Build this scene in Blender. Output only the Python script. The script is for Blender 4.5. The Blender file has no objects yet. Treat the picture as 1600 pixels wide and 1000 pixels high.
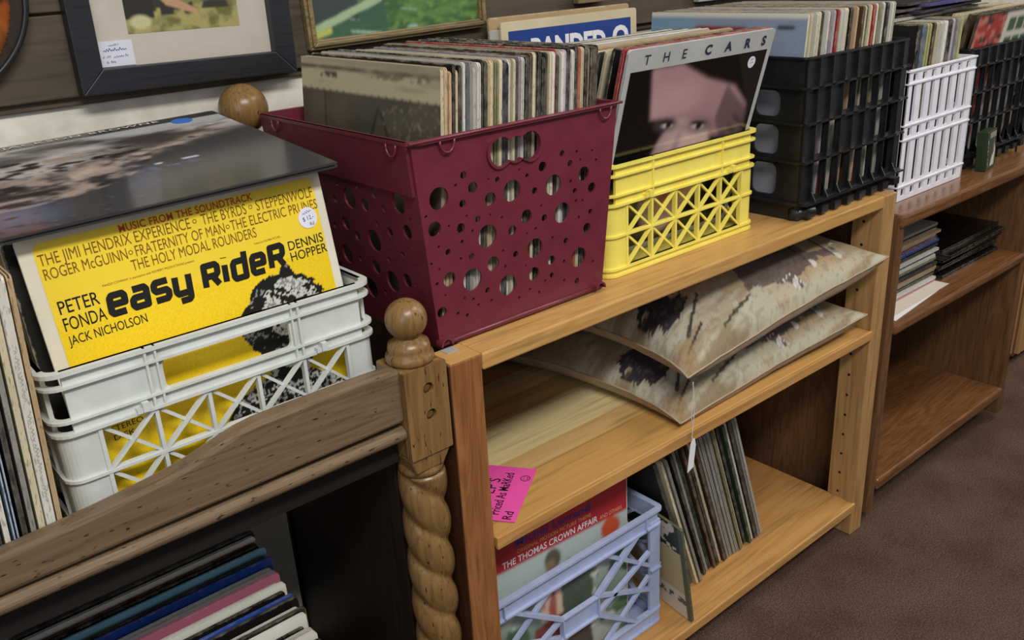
import bpy, bmesh, math, random
import numpy as np
from mathutils import Matrix, Vector, Euler

S = bpy.context.scene
COL = S.collection
RND = random.Random(7)
D = math.pi / 180

# ---------------------------------------------------------------- camera
cam = bpy.data.cameras.new('camera')
cam.sensor_width = 36.0
cam.lens = 31.57
cam.clip_start = 0.02
co = bpy.data.objects.new('camera', cam)
COL.objects.link(co)
_r = Vector((0.75894, -0.64899, -0.05316))
_d = Vector((-0.28187, -0.25384, -0.92526))
_f = Vector((0.58699, 0.71720, -0.37558))
m3 = Matrix((_r, -_d, -_f)).transposed()
co.matrix_world = Matrix.Translation((-0.5507, -0.7296, 0.4087)) @ m3.to_4x4()
S.camera = co

# ---------------------------------------------------------------- light
S.view_settings.view_transform = 'Standard'
S.view_settings.look = 'None'
S.view_settings.gamma = 1.0
S.view_settings.exposure = 0.0
w = bpy.data.worlds.new('world')
S.world = w
w.use_nodes = True
w.node_tree.nodes['Background'].inputs[0].default_value = (0.90, 0.95, 1.0, 1)
w.node_tree.nodes['Background'].inputs[1].default_value = 0.22


def area(name, loc, target, sx, sy, power, color):
    l = bpy.data.lights.new(name, 'AREA')
    l.shape = 'RECTANGLE'
    l.size = sx
    l.size_y = sy
    l.energy = power
    l.color = color
    o = bpy.data.objects.new(name, l)
    COL.objects.link(o)
    o.location = loc
    dv = Vector(target) - Vector(loc)
    o.rotation_euler = dv.to_track_quat('-Z', 'Y').to_euler()
    return o


area('ceiling_tube_near', (-0.45, -1.45, 1.70), (-0.35, -0.5, 0), 1.3, 0.30, 44, (1.0, 0.97, 0.92))
area('ceiling_tube_far', (1.5, -0.75, 1.72), (1.4, -0.5, 0), 1.2, 0.30, 17, (1.0, 0.95, 0.88))
area('ceiling_tube_right', (3.9, -0.95, 1.55), (1.2, -0.1, 0.0), 0.35, 1.4, 26, (1.0, 0.93, 0.82))
area('shop_window', (-2.3, -1.7, 0.9), (-0.2, 0.2, 0.0), 1.2, 1.3, 14, (0.88, 0.94, 1.0))

# ---------------------------------------------------------------- materials


def lin(c):
    c = c / 255.0
    return c / 12.92 if c <= 0.04045 else ((c + 0.055) / 1.055) ** 2.4


def rgb(h):
    if isinstance(h, str):
        h = h.lstrip('#')
        return (lin(int(h[0:2], 16)), lin(int(h[2:4], 16)), lin(int(h[4:6], 16)), 1)
    return (lin(h[0]), lin(h[1]), lin(h[2]), 1)


class NT:
    def __init__(s, name, rough=0.5, spec=0.5):
        s.m = bpy.data.materials.new(name)
        s.m.use_nodes = True
        s.t = s.m.node_tree
        s.b = s.t.nodes['Principled BSDF']
        s.b.inputs['Roughness'].default_value = rough
        s.b.inputs['Specular IOR Level'].default_value = spec

    def n(s, typ, **kw):
        nd = s.t.nodes.new(typ)
        for k, v in kw.items():
            if k.startswith('i_'):
                key = k[2:]
                key = int(key) if key.isdigit() else key.replace('_', ' ')
                nd.inputs[key].default_value = v
            else:
                setattr(nd, k, v)
        return nd

    def l(s, a, ao, b, bi):
        s.t.links.new(a.outputs[ao], b.inputs[bi])

    def ramp(s, pts):
        r = s.n('ShaderNodeValToRGB')
        e = r.color_ramp.elements
        while len(e) < len(pts):
            e.new(0.5)
        for i, (p, c) in enumerate(pts):
            e[i].position = p
            e[i].color = rgb(c)
        return r

    def mix(s, fac, a, b, blend='MIX'):
        mx = s.n('ShaderNodeMix', data_type='RGBA', blend_type=blend)
        for sock, v in ((0, fac), (6, a), (7, b)):
            if isinstance(v, tuple) and hasattr(v[0], 'outputs'):
                s.l(v[0], v[1], mx, sock)
            elif isinstance(v, str):
                mx.inputs[sock].default_value = rgb(v)
            else:
                mx.inputs[sock].default_value = v
        return mx

    def bump(s, src, out, strength=0.2, dist=0.002):
        b = s.n('ShaderNodeBump')
        b.inputs['Strength'].default_value = strength
        b.inputs['Distance'].default_value = dist
        s.l(src, out, b, 'Height')
        s.l(b, 0, s.b, 'Normal')

    def coords(s, scale=(1, 1, 1), src='Object'):
        tc = s.n('ShaderNodeTexCoord')
        mp = s.n('ShaderNodeMapping')
        mp.inputs['Scale'].default_value = scale
        s.l(tc, src, mp, 0)
        return mp


def plain(name, col, rough=0.5, spec=0.5, var=0.06):
    """plain paint, paper or plastic with a faint mottled grain"""
    t = NT(name, rough, spec)
    mp = t.coords((60, 60, 60))
    no = t.n('ShaderNodeTexNoise', i_Scale=1.0, i_Detail=3.0)
    t.l(mp, 0, no, 0)
    c = rgb(col)
    dk = tuple(x * (1 - var * 2.5) for x in c[:3]) + (1,)
    mx = t.mix((no, 0), dk, c)
    t.l(mx, 2, t.b, 'Base Color')
    return t.m


def plastic(name, col, rough=0.38, scuff=None):
    t = NT(name, rough, 0.5)
    mp = t.coords((30, 30, 30))
    no = t.n('ShaderNodeTexNoise', i_Scale=1.0, i_Detail=6.0, i_Roughness=0.65)
    t.l(mp, 0, no, 0)
    r = t.ramp([(0.35, scuff or col), (0.6, col)])
    t.l(no, 0, r, 0)
    t.l(r, 0, t.b, 'Base Color')
    t.bump(no, 0, 0.08, 0.001)
    return t.m


def wood(name, light, mid, dark, axis='X', scale=1.0, rough=0.42, pores=True, board=None, spec=0.4, pits=False):
    t = NT(name, rough, spec)
    st = {'X': (1.6, 16, 16), 'Y': (16, 1.6, 16), 'Z': (16, 16, 1.6)}[axis]
    st = tuple(v * scale for v in st)
    mp = t.coords(st)
    n1 = t.n('ShaderNodeTexNoise', i_Scale=1.0, i_Detail=5.0, i_Roughness=0.55, i_Distortion=0.6)
    t.l(mp, 0, n1, 0)
    # growth rings
    mul = t.n('ShaderNodeMath', operation='MULTIPLY', i_1=11.0)
    t.l(n1, 0, mul, 0)
    fr = t.n('ShaderNodeMath', operation='PINGPONG', i_1=1.0)
    t.l(mul, 0, fr, 0)
    r = t.ramp([(0.0, mid), (0.55, light), (1.0, mid)])
    t.l(fr, 0, r, 0)
    mp2 = t.coords(tuple(v * 0.35 for v in st))
    n2 = t.n('ShaderNodeTexNoise', i_Scale=1.0, i_Detail=3.0)
    t.l(mp2, 0, n2, 0)
    r2 = t.ramp([(0.45, '#000000'), (0.85, '#ffffff')])
    t.l(n2, 0, r2, 0)
    mx = t.mix((r2, 0), (r, 0), dark)
    last = (mx, 2)
    if pores:
        mp3 = t.coords(tuple(v * 9 if i != 'XYZ'.index(axis) else v * 5 for i, v in enumerate(st)))
        n3 = t.n('ShaderNodeTexNoise', i_Scale=1.0, i_Detail=2.0)
        t.l(mp3, 0, n3, 0)
        r3 = t.ramp([(0.30, '#606060'), (0.48, '#ffffff')])
        t.l(n3, 0, r3, 0)
        mx3 = t.mix(0.35, last, (r3, 0), 'MULTIPLY')
        last = (mx3, 2)
    if pits:
        mp4 = t.coords(tuple(300 if k != 'XYZ'.index(axis) else 90 for k in range(3)))
        n4 = t.n('ShaderNodeTexNoise', i_Scale=1.0, i_Detail=1.0)
        t.l(mp4, 0, n4, 0)
        r4 = t.ramp([(0.25, '#33261a'), (0.32, '#ffffff')])
        t.l(n4, 0, r4, 0)
        mx4 = t.mix(0.8, last, (r4, 0), 'MULTIPLY')
        last = (mx4, 2)
    if board:
        # glued lamellas of differing tone: board = (axis index, total width, [(start, tone)])
        tc = t.n('ShaderNodeTexCoord')
        sp = t.n('ShaderNodeSeparateXYZ')
        t.l(tc, 'Object', sp, 0)
        dv = t.n('ShaderNodeMath', operation='DIVIDE', i_1=board[1])
        t.l(sp, board[0], dv, 0)
        rb = t.ramp(board[2])
        rb.color_ramp.interpolation = 'CONSTANT'
        t.l(dv, 0, rb, 0)
        mb_ = t.mix(1.0, last, (rb, 0), 'MULTIPLY')
        last = (mb_, 2)
    t.l(*last, t.b, 'Base Color')
    t.bump(n1, 0, 0.10, 0.001)
    return t.m


M = {}
M['pine'] = wood('honey_pine', '#c89d62', '#bf9154', '#ab7d42', 'X', 0.8, 0.36)
M['pine_z'] = wood('honey_pine_upright', '#b48d5c', '#a98050', '#966e43', 'Z', 0.9, 0.42)
M['pine_red'] = wood('reddish_fir', '#99663c', '#87552e', '#65391d', 'Z', 1.3, 0.42)
M['pine_end'] = wood('dark_fir_side', '#4a2a17', '#3c2112', '#28150b', 'Z', 1.2, 0.5)
M['pine_board'] = wood('laminated_pine', '#f0e6c8', '#e8dcbb', '#c9b48a', 'X', 0.7, 0.4,
                       board=(1, 0.42, [(0.0, '#cfa672'), (0.20, '#dcbd92'), (0.30, '#efe3c0'), (0.42, '#f6eed2'), (0.52, '#e3cfa4'), (0.66, '#efe6c8'), (0.80, '#d8c193')]))
M['pine_low'] = wood('orange_pine_board', '#c4945a', '#b9864c', '#a3723a', 'X', 0.7, 0.36)
M['oak'] = wood('worn_oak', '#7d6850', '#6f5b45', '#5c4a39', 'X', 1.5, 0.34, pits=True)
M['oak_z'] = wood('turned_oak', '#86683f', '#785934', '#614526', 'Z', 1.4, 0.3, pits=True)
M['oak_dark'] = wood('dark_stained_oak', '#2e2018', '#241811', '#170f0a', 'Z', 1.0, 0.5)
M['oak2'] = wood('brown_oak', '#7d5535', '#6b4628', '#503219', 'X', 1.3, 0.22)
M['oak2_z'] = wood('brown_oak_upright', '#77553a', '#66462c', '#4c321d', 'Z', 1.3, 0.35)
M['oak2_dark'] = wood('oak_back_board', '#5c3519', '#4b2a13', '#341b0b', 'Z', 1.0, 0.4)
M['bay_dark'] = wood('bay_shade_board', '#1a1512', '#15110f', '#0d0a09', 'X', 1.0, 0.7)  # near-black board colour stands in for the shade in the bay
M['plank'] = wood('weathered_plank', '#5d5042', '#524638', '#3c3228', 'X', 1.0, 0.6)
M['frame_black'] = wood('black_stained_frame', '#23262b', '#1e2125', '#15171a', 'X', 1.5, 0.42)
M['frame_gold'] = wood('old_gilt_moulding', '#8f7d57', '#746342', '#4a3d28', 'X', 2.0, 0.4)
M['mat'] = plain('mat_board', '#d2c8bb', 0.8, 0.2)
M['paper'] = plain('white_paper', '#e9e7ea', 0.7, 0.3)
M['ink'] = plain('black_ink', '#1a1815', 0.6, 0.3)
M['ink_blue'] = plain('blue_biro', '#3a4a9a', 0.6, 0.3)
M['ink_brown'] = plain('brown_ink', '#7a5618', 0.6, 0.3)
M['ink_red'] = plain('red_ink', '#c2521f', 0.6, 0.3)
M['ink_cream'] = plain('cream_ink', '#e9d3b4', 0.6, 0.3)
M['ink_gold'] = plain('ochre_ink', '#e3ac70', 0.6, 0.3)
M['ink_violet'] = plain('violet_ink', '#4a3a86', 0.6, 0.3)
M['ink_grey'] = plain('pale_grey_ink', '#a9a5a0', 0.5, 0.3)
M['ink_navy'] = plain('navy_ink', '#2a2f45', 0.6, 0.3)
M['yellow_print'] = plain('yellow_print', '#f1d136', 0.34, 0.5, 0.02)
M['maroon'] = plastic('maroon_plastic', '#6d2938', 0.34, '#662432')
M['yellow'] = plastic('yellow_plastic', '#efe06a', 0.38, '#e9d85e')
M['white'] = plastic('ivory_plastic', '#ccd0cc', 0.42, '#c2c6c1')
M['white2'] = plastic('white_plastic', '#eceaf2', 0.4, '#e2e0ea')
M['blue'] = plastic('lavender_plastic', '#a9b4d4', 0.4, '#9ea9ca')
M['black'] = plastic('black_plastic', '#17181a', 0.34, '#222325')
M['rubber'] = plastic('black_rubber', '#121212', 0.5)
M['sticker'] = plain('sticker_paper', '#e6e6f2', 0.6, 0.3)
M['dot_blue'] = plain('blue_dot_sticker', '#3f6fc4', 0.5, 0.4)
M['pink'] = plain('fluorescent_pink_card', '#e352a4', 0.7, 0.2, 0.02)
M['string'] = plain('white_string', '#d8d4cc', 0.9, 0.1)
M['linen'] = plain('beige_linen', '#b7a288', 0.95, 0.05, 0.12)
M['inner'] = plain('inner_sleeve_and_vinyl', '#1d1a18', 0.6, 0.3)
M['steel'] = plain('metal_shelf_strip', '#a8a8a8', 0.35, 0.8)
M['dark_hole'] = plain('hole_plug', '#6b5030', 0.5, 0.4)

# plaster
t = NT('cream_plaster', 0.9, 0.1)
mp = t.coords((9, 9, 9))
no = t.n('ShaderNodeTexNoise', i_Scale=4.0, i_Detail=6.0)
t.l(mp, 0, no, 0)
r = t.ramp([(0.3, '#c9c3b5'), (0.7, '#ded9cd')])
t.l(no, 0, r, 0)
t.l(r, 0, t.b, 'Base Color')
t.bump(no, 0, 0.35, 0.004)
M['plaster'] = t.m

# carpet
t = NT('brown_carpet', 0.95, 0.05)
mp = t.coords((1, 1, 1))
no = t.n('ShaderNodeTexNoise', i_Scale=330.0, i_Detail=3.0, i_Roughness=0.7)
n2 = t.n('ShaderNodeTexNoise', i_Scale=7.0, i_Detail=5.0)
t.l(mp, 0, no, 0)
t.l(mp, 0, n2, 0)
r = t.ramp([(0.25, '#3a2d25'), (0.5, '#665145'), (0.78, '#92796a')])
t.l(no, 0, r, 0)
r2 = t.ramp([(0.3, '#c8bdb6'), (0.7, '#ffffff')])
t.l(n2, 0, r2, 0)
mx = t.mix(1.0, (r, 0), (r2, 0), 'MULTIPLY')
t.l(mx, 2, t.b, 'Base Color')
t.bump(no, 0, 0.8, 0.004)
M['carpet'] = t.m

# printed surfaces: colours stored per vertex by the cover painter


def printed(name, rough, spec=0.5):
    t = NT(name, rough, spec)
    a = t.n('ShaderNodeVertexColor', layer_name='Col')
    mp = t.coords((500, 500, 500))
    no = t.n('ShaderNodeTexNoise', i_Scale=1.0, i_Detail=2.0)
    t.l(mp, 0, no, 0)
    r = t.ramp([(0.3, '#e6e6e6'), (0.6, '#ffffff')])
    t.l(no, 0, r, 0)
    mx = t.mix(0.6, (a, 0), (r, 0), 'MULTIPLY')
    t.l(mx, 2, t.b, 'Base Color')
    return t.m


M['print'] = printed('printed_cover', 0.4)
M['print_gloss'] = printed('glossy_printed_cover', 0.16)
M['print_matt'] = printed('printed_cloth', 0.9, 0.1)

# record sleeve: colour per object, pale worn edges, streaks of spine lettering
LPS = 0.300


def sleeve_mat(name, wear, rough):
    t = NT(name, rough, 0.4)
    oi = t.n('ShaderNodeObjectInfo')
    tc = t.n('ShaderNodeTexCoord')
    add = t.n('ShaderNodeVectorMath', operation='ADD')
    t.l(tc, 'Object', add, 0)
    sc = t.n('ShaderNodeVectorMath', operation='SCALE')
    cmb = t.n('ShaderNodeCombineXYZ')
    for i in range(3):
        t.l(oi, 'Random', cmb, i)
    t.l(cmb, 0, sc, 0)
    sc.inputs['Scale'].default_value = 40.0
    t.l(sc, 0, add, 1)
    # blotches of wear
    n1 = t.n('ShaderNodeTexNoise', i_Scale=55.0, i_Detail=5.0, i_Roughness=0.7)
    t.l(add, 0, n1, 0)
    # distance to the border of the cover
    sp = t.n('ShaderNodeSeparateXYZ')
    t.l(tc, 'Object', sp, 0)
    mins = []
    for ax in (1, 2):
        a1 = t.n('ShaderNodeMath', operation='SUBTRACT', i_1=LPS / 2)
        t.l(sp, ax, a1, 0)
        ab = t.n('ShaderNodeMath', operation='ABSOLUTE')
        t.l(a1, 0, ab, 0)
        mins.append(ab)
    mxm = t.n('ShaderNodeMath', operation='MAXIMUM')
    t.l(mins[0], 0, mxm, 0)
    t.l(mins[1], 0, mxm, 1)
    nn = t.n('ShaderNodeMath', operation='MULTIPLY', i_1=0.010)
    t.l(n1, 0, nn, 0)
    ad = t.n('ShaderNodeMath', operation='ADD')
    t.l(mxm, 0, ad, 0)
    t.l(nn, 0, ad, 1)
    mr = t.n('ShaderNodeMapRange')
    mr.inputs['From Min'].default_value = LPS / 2 + 0.0033
    mr.inputs['From Max'].default_value = LPS / 2 + 0.0062
    mr.inputs['To Max'].default_value = wear
    t.l(ad, 0, mr, 0)
    mx = t.mix((mr, 0), (oi, 'Color'), '#cfc6b2')
    # spine print streaks, only on the narrow edges
    sn = t.n('ShaderNodeSeparateXYZ')
    t.l(tc, 'Normal', sn, 0)
    anx = t.n('ShaderNodeMath', operation='ABSOLUTE')
    t.l(sn, 0, anx, 0)
    mw = t.n('ShaderNodeMath', operation='MULTIPLY_ADD', i_1=0.80, i_2=0.20)
    t.l(anx, 0, mw, 0)
    mm = t.n('ShaderNodeMath', operation='MULTIPLY')
    t.l(mr, 0, mm, 0)
    t.l(mw, 0, mm, 1)
    t.l(mm, 0, mx, 0)
    mp = t.n('ShaderNodeMapping')
    mp.inputs['Scale'].default_value = (700, 60, 130)
    t.l(add, 0, mp, 0)
    n2 = t.n('ShaderNodeTexNoise', i_Scale=1.0, i_Detail=2.0)
    t.l(mp, 0, n2, 0)
    r2 = t.ramp([(0.36, '#4a4640'), (0.42, '#ffffff')])
    t.l(n2, 0, r2, 0)
    fs_ = t.n('ShaderNodeMath', operation='MULTIPLY_ADD', i_1=-0.45, i_2=0.45)
    t.l(anx, 0, fs_, 0)
    mx2 = t.mix((fs_, 0), (mx, 2), (r2, 0), 'MULTIPLY')
    n3 = t.n('ShaderNodeTexNoise', i_Scale=9.0, i_Detail=3.0)
    t.l(add, 0, n3, 0)
    r3 = t.ramp([(0.3, '#d8d2c6'), (0.65, '#ffffff')])
    t.l(n3, 0, r3, 0)
    mx3 = t.mix(0.6, (mx2, 2), (r3, 0), 'MULTIPLY')
    t.l(mx3, 2, t.b, 'Base Color')
    return t.m


M['sleeve'] = sleeve_mat('cardboard_sleeve', 0.8, 0.5)
M['sleeve_new'] = sleeve_mat('glossy_sleeve', 0.35, 0.25)

# ---------------------------------------------------------------- mesh helpers


class MB:
    def __init__(s):
        s.v = []
        s.f = []
        s.m = []
        s.sm = []

    def add(s, vs, fs, mi=0, M_=None, smooth=False):
        o = len(s.v)
        for p in vs:
            p = Vector(p)
            if M_ is not None:
                p = M_ @ p
            s.v.append(tuple(p))
        for f in fs:
            s.f.append([i + o for i in f])
            s.m.append(mi)
            s.sm.append(smooth)

    def box(s, x0, x1, y0, y1, z0, z1, mi=0, M_=None):
        vs = [(x, y, z) for z in (z0, z1) for y in (y0, y1) for x in (x0, x1)]
        s.add(vs, [(0, 2, 3, 1), (4, 5, 7, 6), (0, 1, 5, 4), (2, 6, 7, 3), (0, 4, 6, 2), (1, 3, 7, 5)], mi, M_)

    def bar(s, p0, p1, wd, th, nrm=(0, -1, 0), mi=0, M_=None):
        """straight bar from p0 to p1; wd across, th along nrm (centred)"""
        p0 = Vector(p0)
        p1 = Vector(p1)
        a = (p1 - p0).normalized()
        n = Vector(nrm)
        n = (n - a * n.dot(a)).normalized()
        b = a.cross(n)
        vs = []
        for p in (p0, p1):
            for su, sn in ((-1, -1), (1, -1), (1, 1), (-1, 1)):
                vs.append(p + b * su * wd / 2 + n * sn * th / 2)
        s.add(vs, [(0, 3, 2, 1), (4, 5, 6, 7), (0, 1, 5, 4), (1, 2, 6, 5), (2, 3, 7, 6), (3, 0, 4, 7)], mi, M_)

    def prism(s, poly, axis, a0, a1, mi=0, M_=None):
        """poly: 2-D points; extruded along axis 'x','y' or 'z'"""
        n = len(poly)

        def P(p, a):
            return {'x': (a, p[0], p[1]), 'y': (p[0], a, p[1]), 'z': (p[0], p[1], a)}[axis]
        vs = [P(p, a0) for p in poly] + [P(p, a1) for p in poly]
        fs = [list(range(n))[::-1], list(range(n, 2 * n))]
        for i in range(n):
            j = (i + 1) % n
            fs.append((i, j, n + j, n + i))
        s.add(vs, fs, mi, M_)

    def lathe(s, prof, n=32, mi=0, M_=None, rfun=None):
        vs = []
        fs = []
        for (r_, z) in prof:
            for k in range(n):
                a = 2 * math.pi * k / n
                rr = r_ if rfun is None else rfun(r_, z, a)
                vs.append((rr * math.cos(a), rr * math.sin(a), z))
        for i in range(len(prof) - 1):
            for k in range(n):
                k2 = (k + 1) % n
                fs.append((i * n + k, i * n + k2, (i + 1) * n + k2, (i + 1) * n + k))
        fs.append(tuple(range(n))[::-1])
        fs.append(tuple((len(prof) - 1) * n + k for k in range(n)))
        s.add(vs, fs, mi, M_, True)

    def tube(s, pts, r_, n=8, mi=0, M_=None):
        pts = [Vector(p) for p in pts]
        vs = []
        fs = []
        up = Vector((0.13, 0.21, 1)).normalized()
        for i, p in enumerate(pts):
            a = (pts[min(i + 1, len(pts) - 1)] - pts[max(i - 1, 0)])
            a = a.normalized() if a.length > 1e-9 else Vector((1, 0, 0))
            b = a.cross(up)
            if b.length < 1e-3:
                b = a.cross(Vector((1, 0, 0)))
            b.normalize()
            c = a.cross(b)
            for k in range(n):
                t_ = 2 * math.pi * k / n
                vs.append(p + b * math.cos(t_) * r_ + c * math.sin(t_) * r_)
        for i in range(len(pts) - 1):
            for k in range(n):
                k2 = (k + 1) % n
                fs.append((i * n + k, i * n + k2, (i + 1) * n + k2, (i + 1) * n + k))
        fs.append(tuple(range(n))[::-1])
        fs.append(tuple((len(pts) - 1) * n + k for k in range(n)))
        s.add(vs, fs, mi, M_, True)

    def strip(s, pts, nrm, th, z0, z1, closed, mi=0, M_=None):
        """wall that follows a plan path; pts = outer face, thickness inward"""
        n = len(pts)
        vs = []
        for p, q in zip(pts, nrm):
            o = (p[0], p[1])
            i = (p[0] - q[0] * th, p[1] - q[1] * th)
            vs += [(o[0], o[1], z0), (o[0], o[1], z1), (i[0], i[1], z1), (i[0], i[1], z0)]
        fs = []
        for k in range(n if closed else n - 1):
            a = 4 * k
            b = 4 * ((k + 1) % n)
            for e in range(4):
                e2 = (e + 1) % 4
                fs.append((a + e, b + e, b + e2, a + e2))
        if not closed:
            fs.append((0, 1, 2, 3))
            e = 4 * (n - 1)
            fs.append((e + 3, e + 2, e + 1, e))
        s.add(vs, fs, mi, M_)

    def mesh(s, name, mats):
        me = bpy.data.meshes.new(name)
        me.from_pydata(s.v, [], s.f)
        for m_ in (mats if isinstance(mats, (list, tuple)) else [mats]):
            me.materials.append(m_)
        me.polygons.foreach_set('material_index', s.m)
        me.polygons.foreach_set('use_smooth', s.sm)
        bm = bmesh.new()
        bm.from_mesh(me)
        bmesh.ops.recalc_face_normals(bm, faces=bm.faces)
        bm.to_mesh(me)
        bm.free()
        me.update()
        return me

    def build(s, name, mats, parent=None, bevel=0, loc=None):
        o = bpy.data.objects.new(name, s.mesh(name, mats))
        COL.objects.link(o)
        if parent:
            o.parent = parent
        if loc:
            o.location = loc
        if bevel:
            b = o.modifiers.new('bevel', 'BEVEL')
            b.width = bevel
            b.segments = 2
            b.limit_method = 'ANGLE'
            b.angle_limit = 50 * D
        return o


def empty(name, label, cat, loc=(0, 0, 0), rot=(0, 0, 0), group=None):
    o = bpy.data.objects.new(name, None)
    COL.objects.link(o)
    o.location = loc
    o.rotation_euler = rot
    o.empty_display_size = 0.05
    return tag(o, label, cat, group)


def tag(o, label=None, cat=None, group=None):
    if label:
        o['label'] = label
    if cat:
        o['category'] = cat
    if group:
        o['group'] = group
    return o


def struct(o):
    o['kind'] = 'structure'
    return o


def rr_path(W, Dp, r_, n=5):
    """rounded rectangle seen from above, counter-clockwise, with outward normals"""
    pts = []
    nrm = []
    for cx, cy, a0 in ((W / 2 - r_, Dp / 2 - r_, 0), (-W / 2 + r_, Dp / 2 - r_, 90), (-W / 2 + r_, -Dp / 2 + r_, 180), (W / 2 - r_, -Dp / 2 + r_, 270)):
        for k in range(n + 1):
            a = (a0 + 90.0 * k / n) * D
            pts.append((cx + r_ * math.cos(a), cy + r_ * math.sin(a)))
            nrm.append((math.cos(a), math.sin(a)))
    return pts, nrm


def ring(mb, W, Dp, r_, z0, z1, th, out=0.0, mi=0):
    p, q = rr_path(W + 2 * out, Dp + 2 * out, r_ + out)
    mb.strip(p, q, th + out, z0, z1, True, mi)


def curve_mesh(polys, th):
    """filled flat shape with holes (poly lists), extruded to thickness th around z=0"""
    cu = bpy.data.curves.new('tmp', 'CURVE')
    cu.dimensions = '2D'
    cu.fill_mode = 'BOTH'
    cu.extrude = th / 2
    for poly in polys:
        sp = cu.splines.new('POLY')
        sp.points.add(len(poly) - 1)
        for i, p in enumerate(poly):
            sp.points[i].co = (p[0], p[1], 0, 1)
        sp.use_cyclic_u = True
    ob = bpy.data.objects.new('tmp', cu)
    COL.objects.link(ob)
    dg = bpy.context.evaluated_depsgraph_get()
    me = bpy.data.meshes.new_from_object(ob.evaluated_get(dg))
    vs = [tuple(v.co) for v in me.vertices]
    fs = [tuple(p.vertices) for p in me.polygons]
    bpy.data.objects.remove(ob)
    bpy.data.curves.remove(cu)
    bpy.data.meshes.remove(me)
    return vs, fs


def circ(cx, cy, r_, n=None):
    n = n or max(8, min(28, int(r_ * 2200)))
    return [(cx + r_ * math.cos(2 * math.pi * k / n), cy + r_ * math.sin(2 * math.pi * k / n)) for k in range(n)]


def rrect(x0, x1, y0, y1, r_=0.003, n=3):
    out = []
    for cx, cy, a0 in ((x1 - r_, y1 - r_, 0), (x0 + r_, y1 - r_, 90), (x0 + r_, y0 + r_, 180), (x1 - r_, y0 + r_, 270)):
        for k in range(n + 1):
            a = (a0 + 90.0 * k / n) * D
            out.append((cx + r_ * math.cos(a), cy + r_ * math.sin(a)))
    return out


XZ = Matrix(((1, 0, 0, 0), (0, 0, -1, 0), (0, 1, 0, 0), (0, 0, 0, 1)))   # flat drawing (x,y) -> upright (x, z), face to -Y


def holed(mb, polys, th, M_, mi=0):
    vs, fs = curve_mesh(polys, th)
    mb.add(vs, fs, mi, M_)


def text_mb(lines, mb=None, z=0.0006):
    """lines: (text, u, v, height, xscale, bold, spacing, rot) drawn in a cover's own (u, v) plane, left aligned at the baseline.
       a width may be given as xscale=('w', width)"""
    mb = mb or MB()
    for ln in lines:
        txt, u, v, h, xs, bold, spc, rot = (list(ln) + [1.0, 0.0, 1.0, 0.0][len(ln) - 4:]) if len(ln) < 8 else ln
        cu = bpy.data.curves.new('tmp', 'FONT')
        cu.body = txt
        cu.size = 1.0
        cu.offset = bold
        cu.space_character = spc
        cu.resolution_u = 3
        ob = bpy.data.objects.new('tmp', cu)
        COL.objects.link(ob)
        dg = bpy.context.evaluated_depsgraph_get()
        me = bpy.data.meshes.new_from_object(ob.evaluated_get(dg))
        vs = np.array([v_.co[:] for v_ in me.vertices])
        fs = [tuple(p.vertices) for p in me.polygons]
        bpy.data.objects.remove(ob)
        bpy.data.curves.remove(cu)
        bpy.data.meshes.remove(me)
        if len(vs) == 0:
            continue
        vs[:, 0] -= vs[:, 0].min()
        cap = 0.73
        sy = h / cap
        sx = xs[1] / vs[:, 0].max() if isinstance(xs, tuple) else sy * xs
        c, s_ = math.cos(rot * D), math.sin(rot * D)
        out = []
        for p in vs:
            a, b = p[0] * sx, p[1] * sy
            out.append((u + a * c - b * s_, v + a * s_ + b * c, z))
        mb.add(out, fs)
    return mb


def stroke_mb(mb, paths, wd, u=0, v=0, sx=1.0, sy=1.0, z=0.0006, shear=0.0):
    """thick pen strokes with round joints and square ends"""
    for path in paths:
        P = [Vector((u + (p[0] + shear * p[1]) * sx, v + p[1] * sy)) for p in path]
        for a, b in zip(P[:-1], P[1:]):
            dv = b - a
            if dv.length < 1e-6:
                continue
            dv.normalize()
            nv = Vector((-dv.y, dv.x)) * wd / 2
            q = [a - nv, b - nv, b + nv, a + nv]
            mb.add([(p.x, p.y, z) for p in q], [(0, 1, 2, 3)])
            z += 0.000003
        for a in P[1:-1]:
            n = 12
            mb.add([(a.x + wd / 2 * math.cos(2 * math.pi * k / n), a.y + wd / 2 * math.sin(2 * math.pi * k / n), z) for k in range(n)], [tuple(range(n))])
            z += 0.000003
    return mb


def scribble(mb, u, v, w_, h, wd, seed, n=None, z=0.0007, rot=0.0):
    """an illegible pen line"""
    r_ = random.Random(seed)
    n = n or int(w_ / (h * 0.32))
    c, s_ = math.cos(rot * D), math.sin(rot * D)
    cur = []
    paths = [cur]
    for k in range(n + 1):
        if k and r_.random() < 0.13:
            cur = []
            paths.append(cur)
        a = w_ * k / n
        bb = h * (0.15 + 0.35 * (k % 2) + r_.uniform(-0.15, 0.5) * (k % 2))
        cur.append((u + a * c - bb * s_, v + a * s_ + bb * c))
    return stroke_mb(mb, [q for q in paths if len(q) > 1], wd, z=z)


# face-on record cover frame: u to the right, v up, printed side towards -Y; origin at the bottom-left corner
FRONT = Matrix(((1, 0, 0, 0), (0, 0, -1, 0), (0, 1, 0, 0), (0, 0, 0, 1)))


def flat_part(mb, name, mat, parent, M_):
    mb2 = MB()
    mb2.add([tuple(p) for p in mb.v], mb.f, 0, M_)
    mb2.m = list(mb.m)
    return mb2.build(name, mat, parent)


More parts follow.
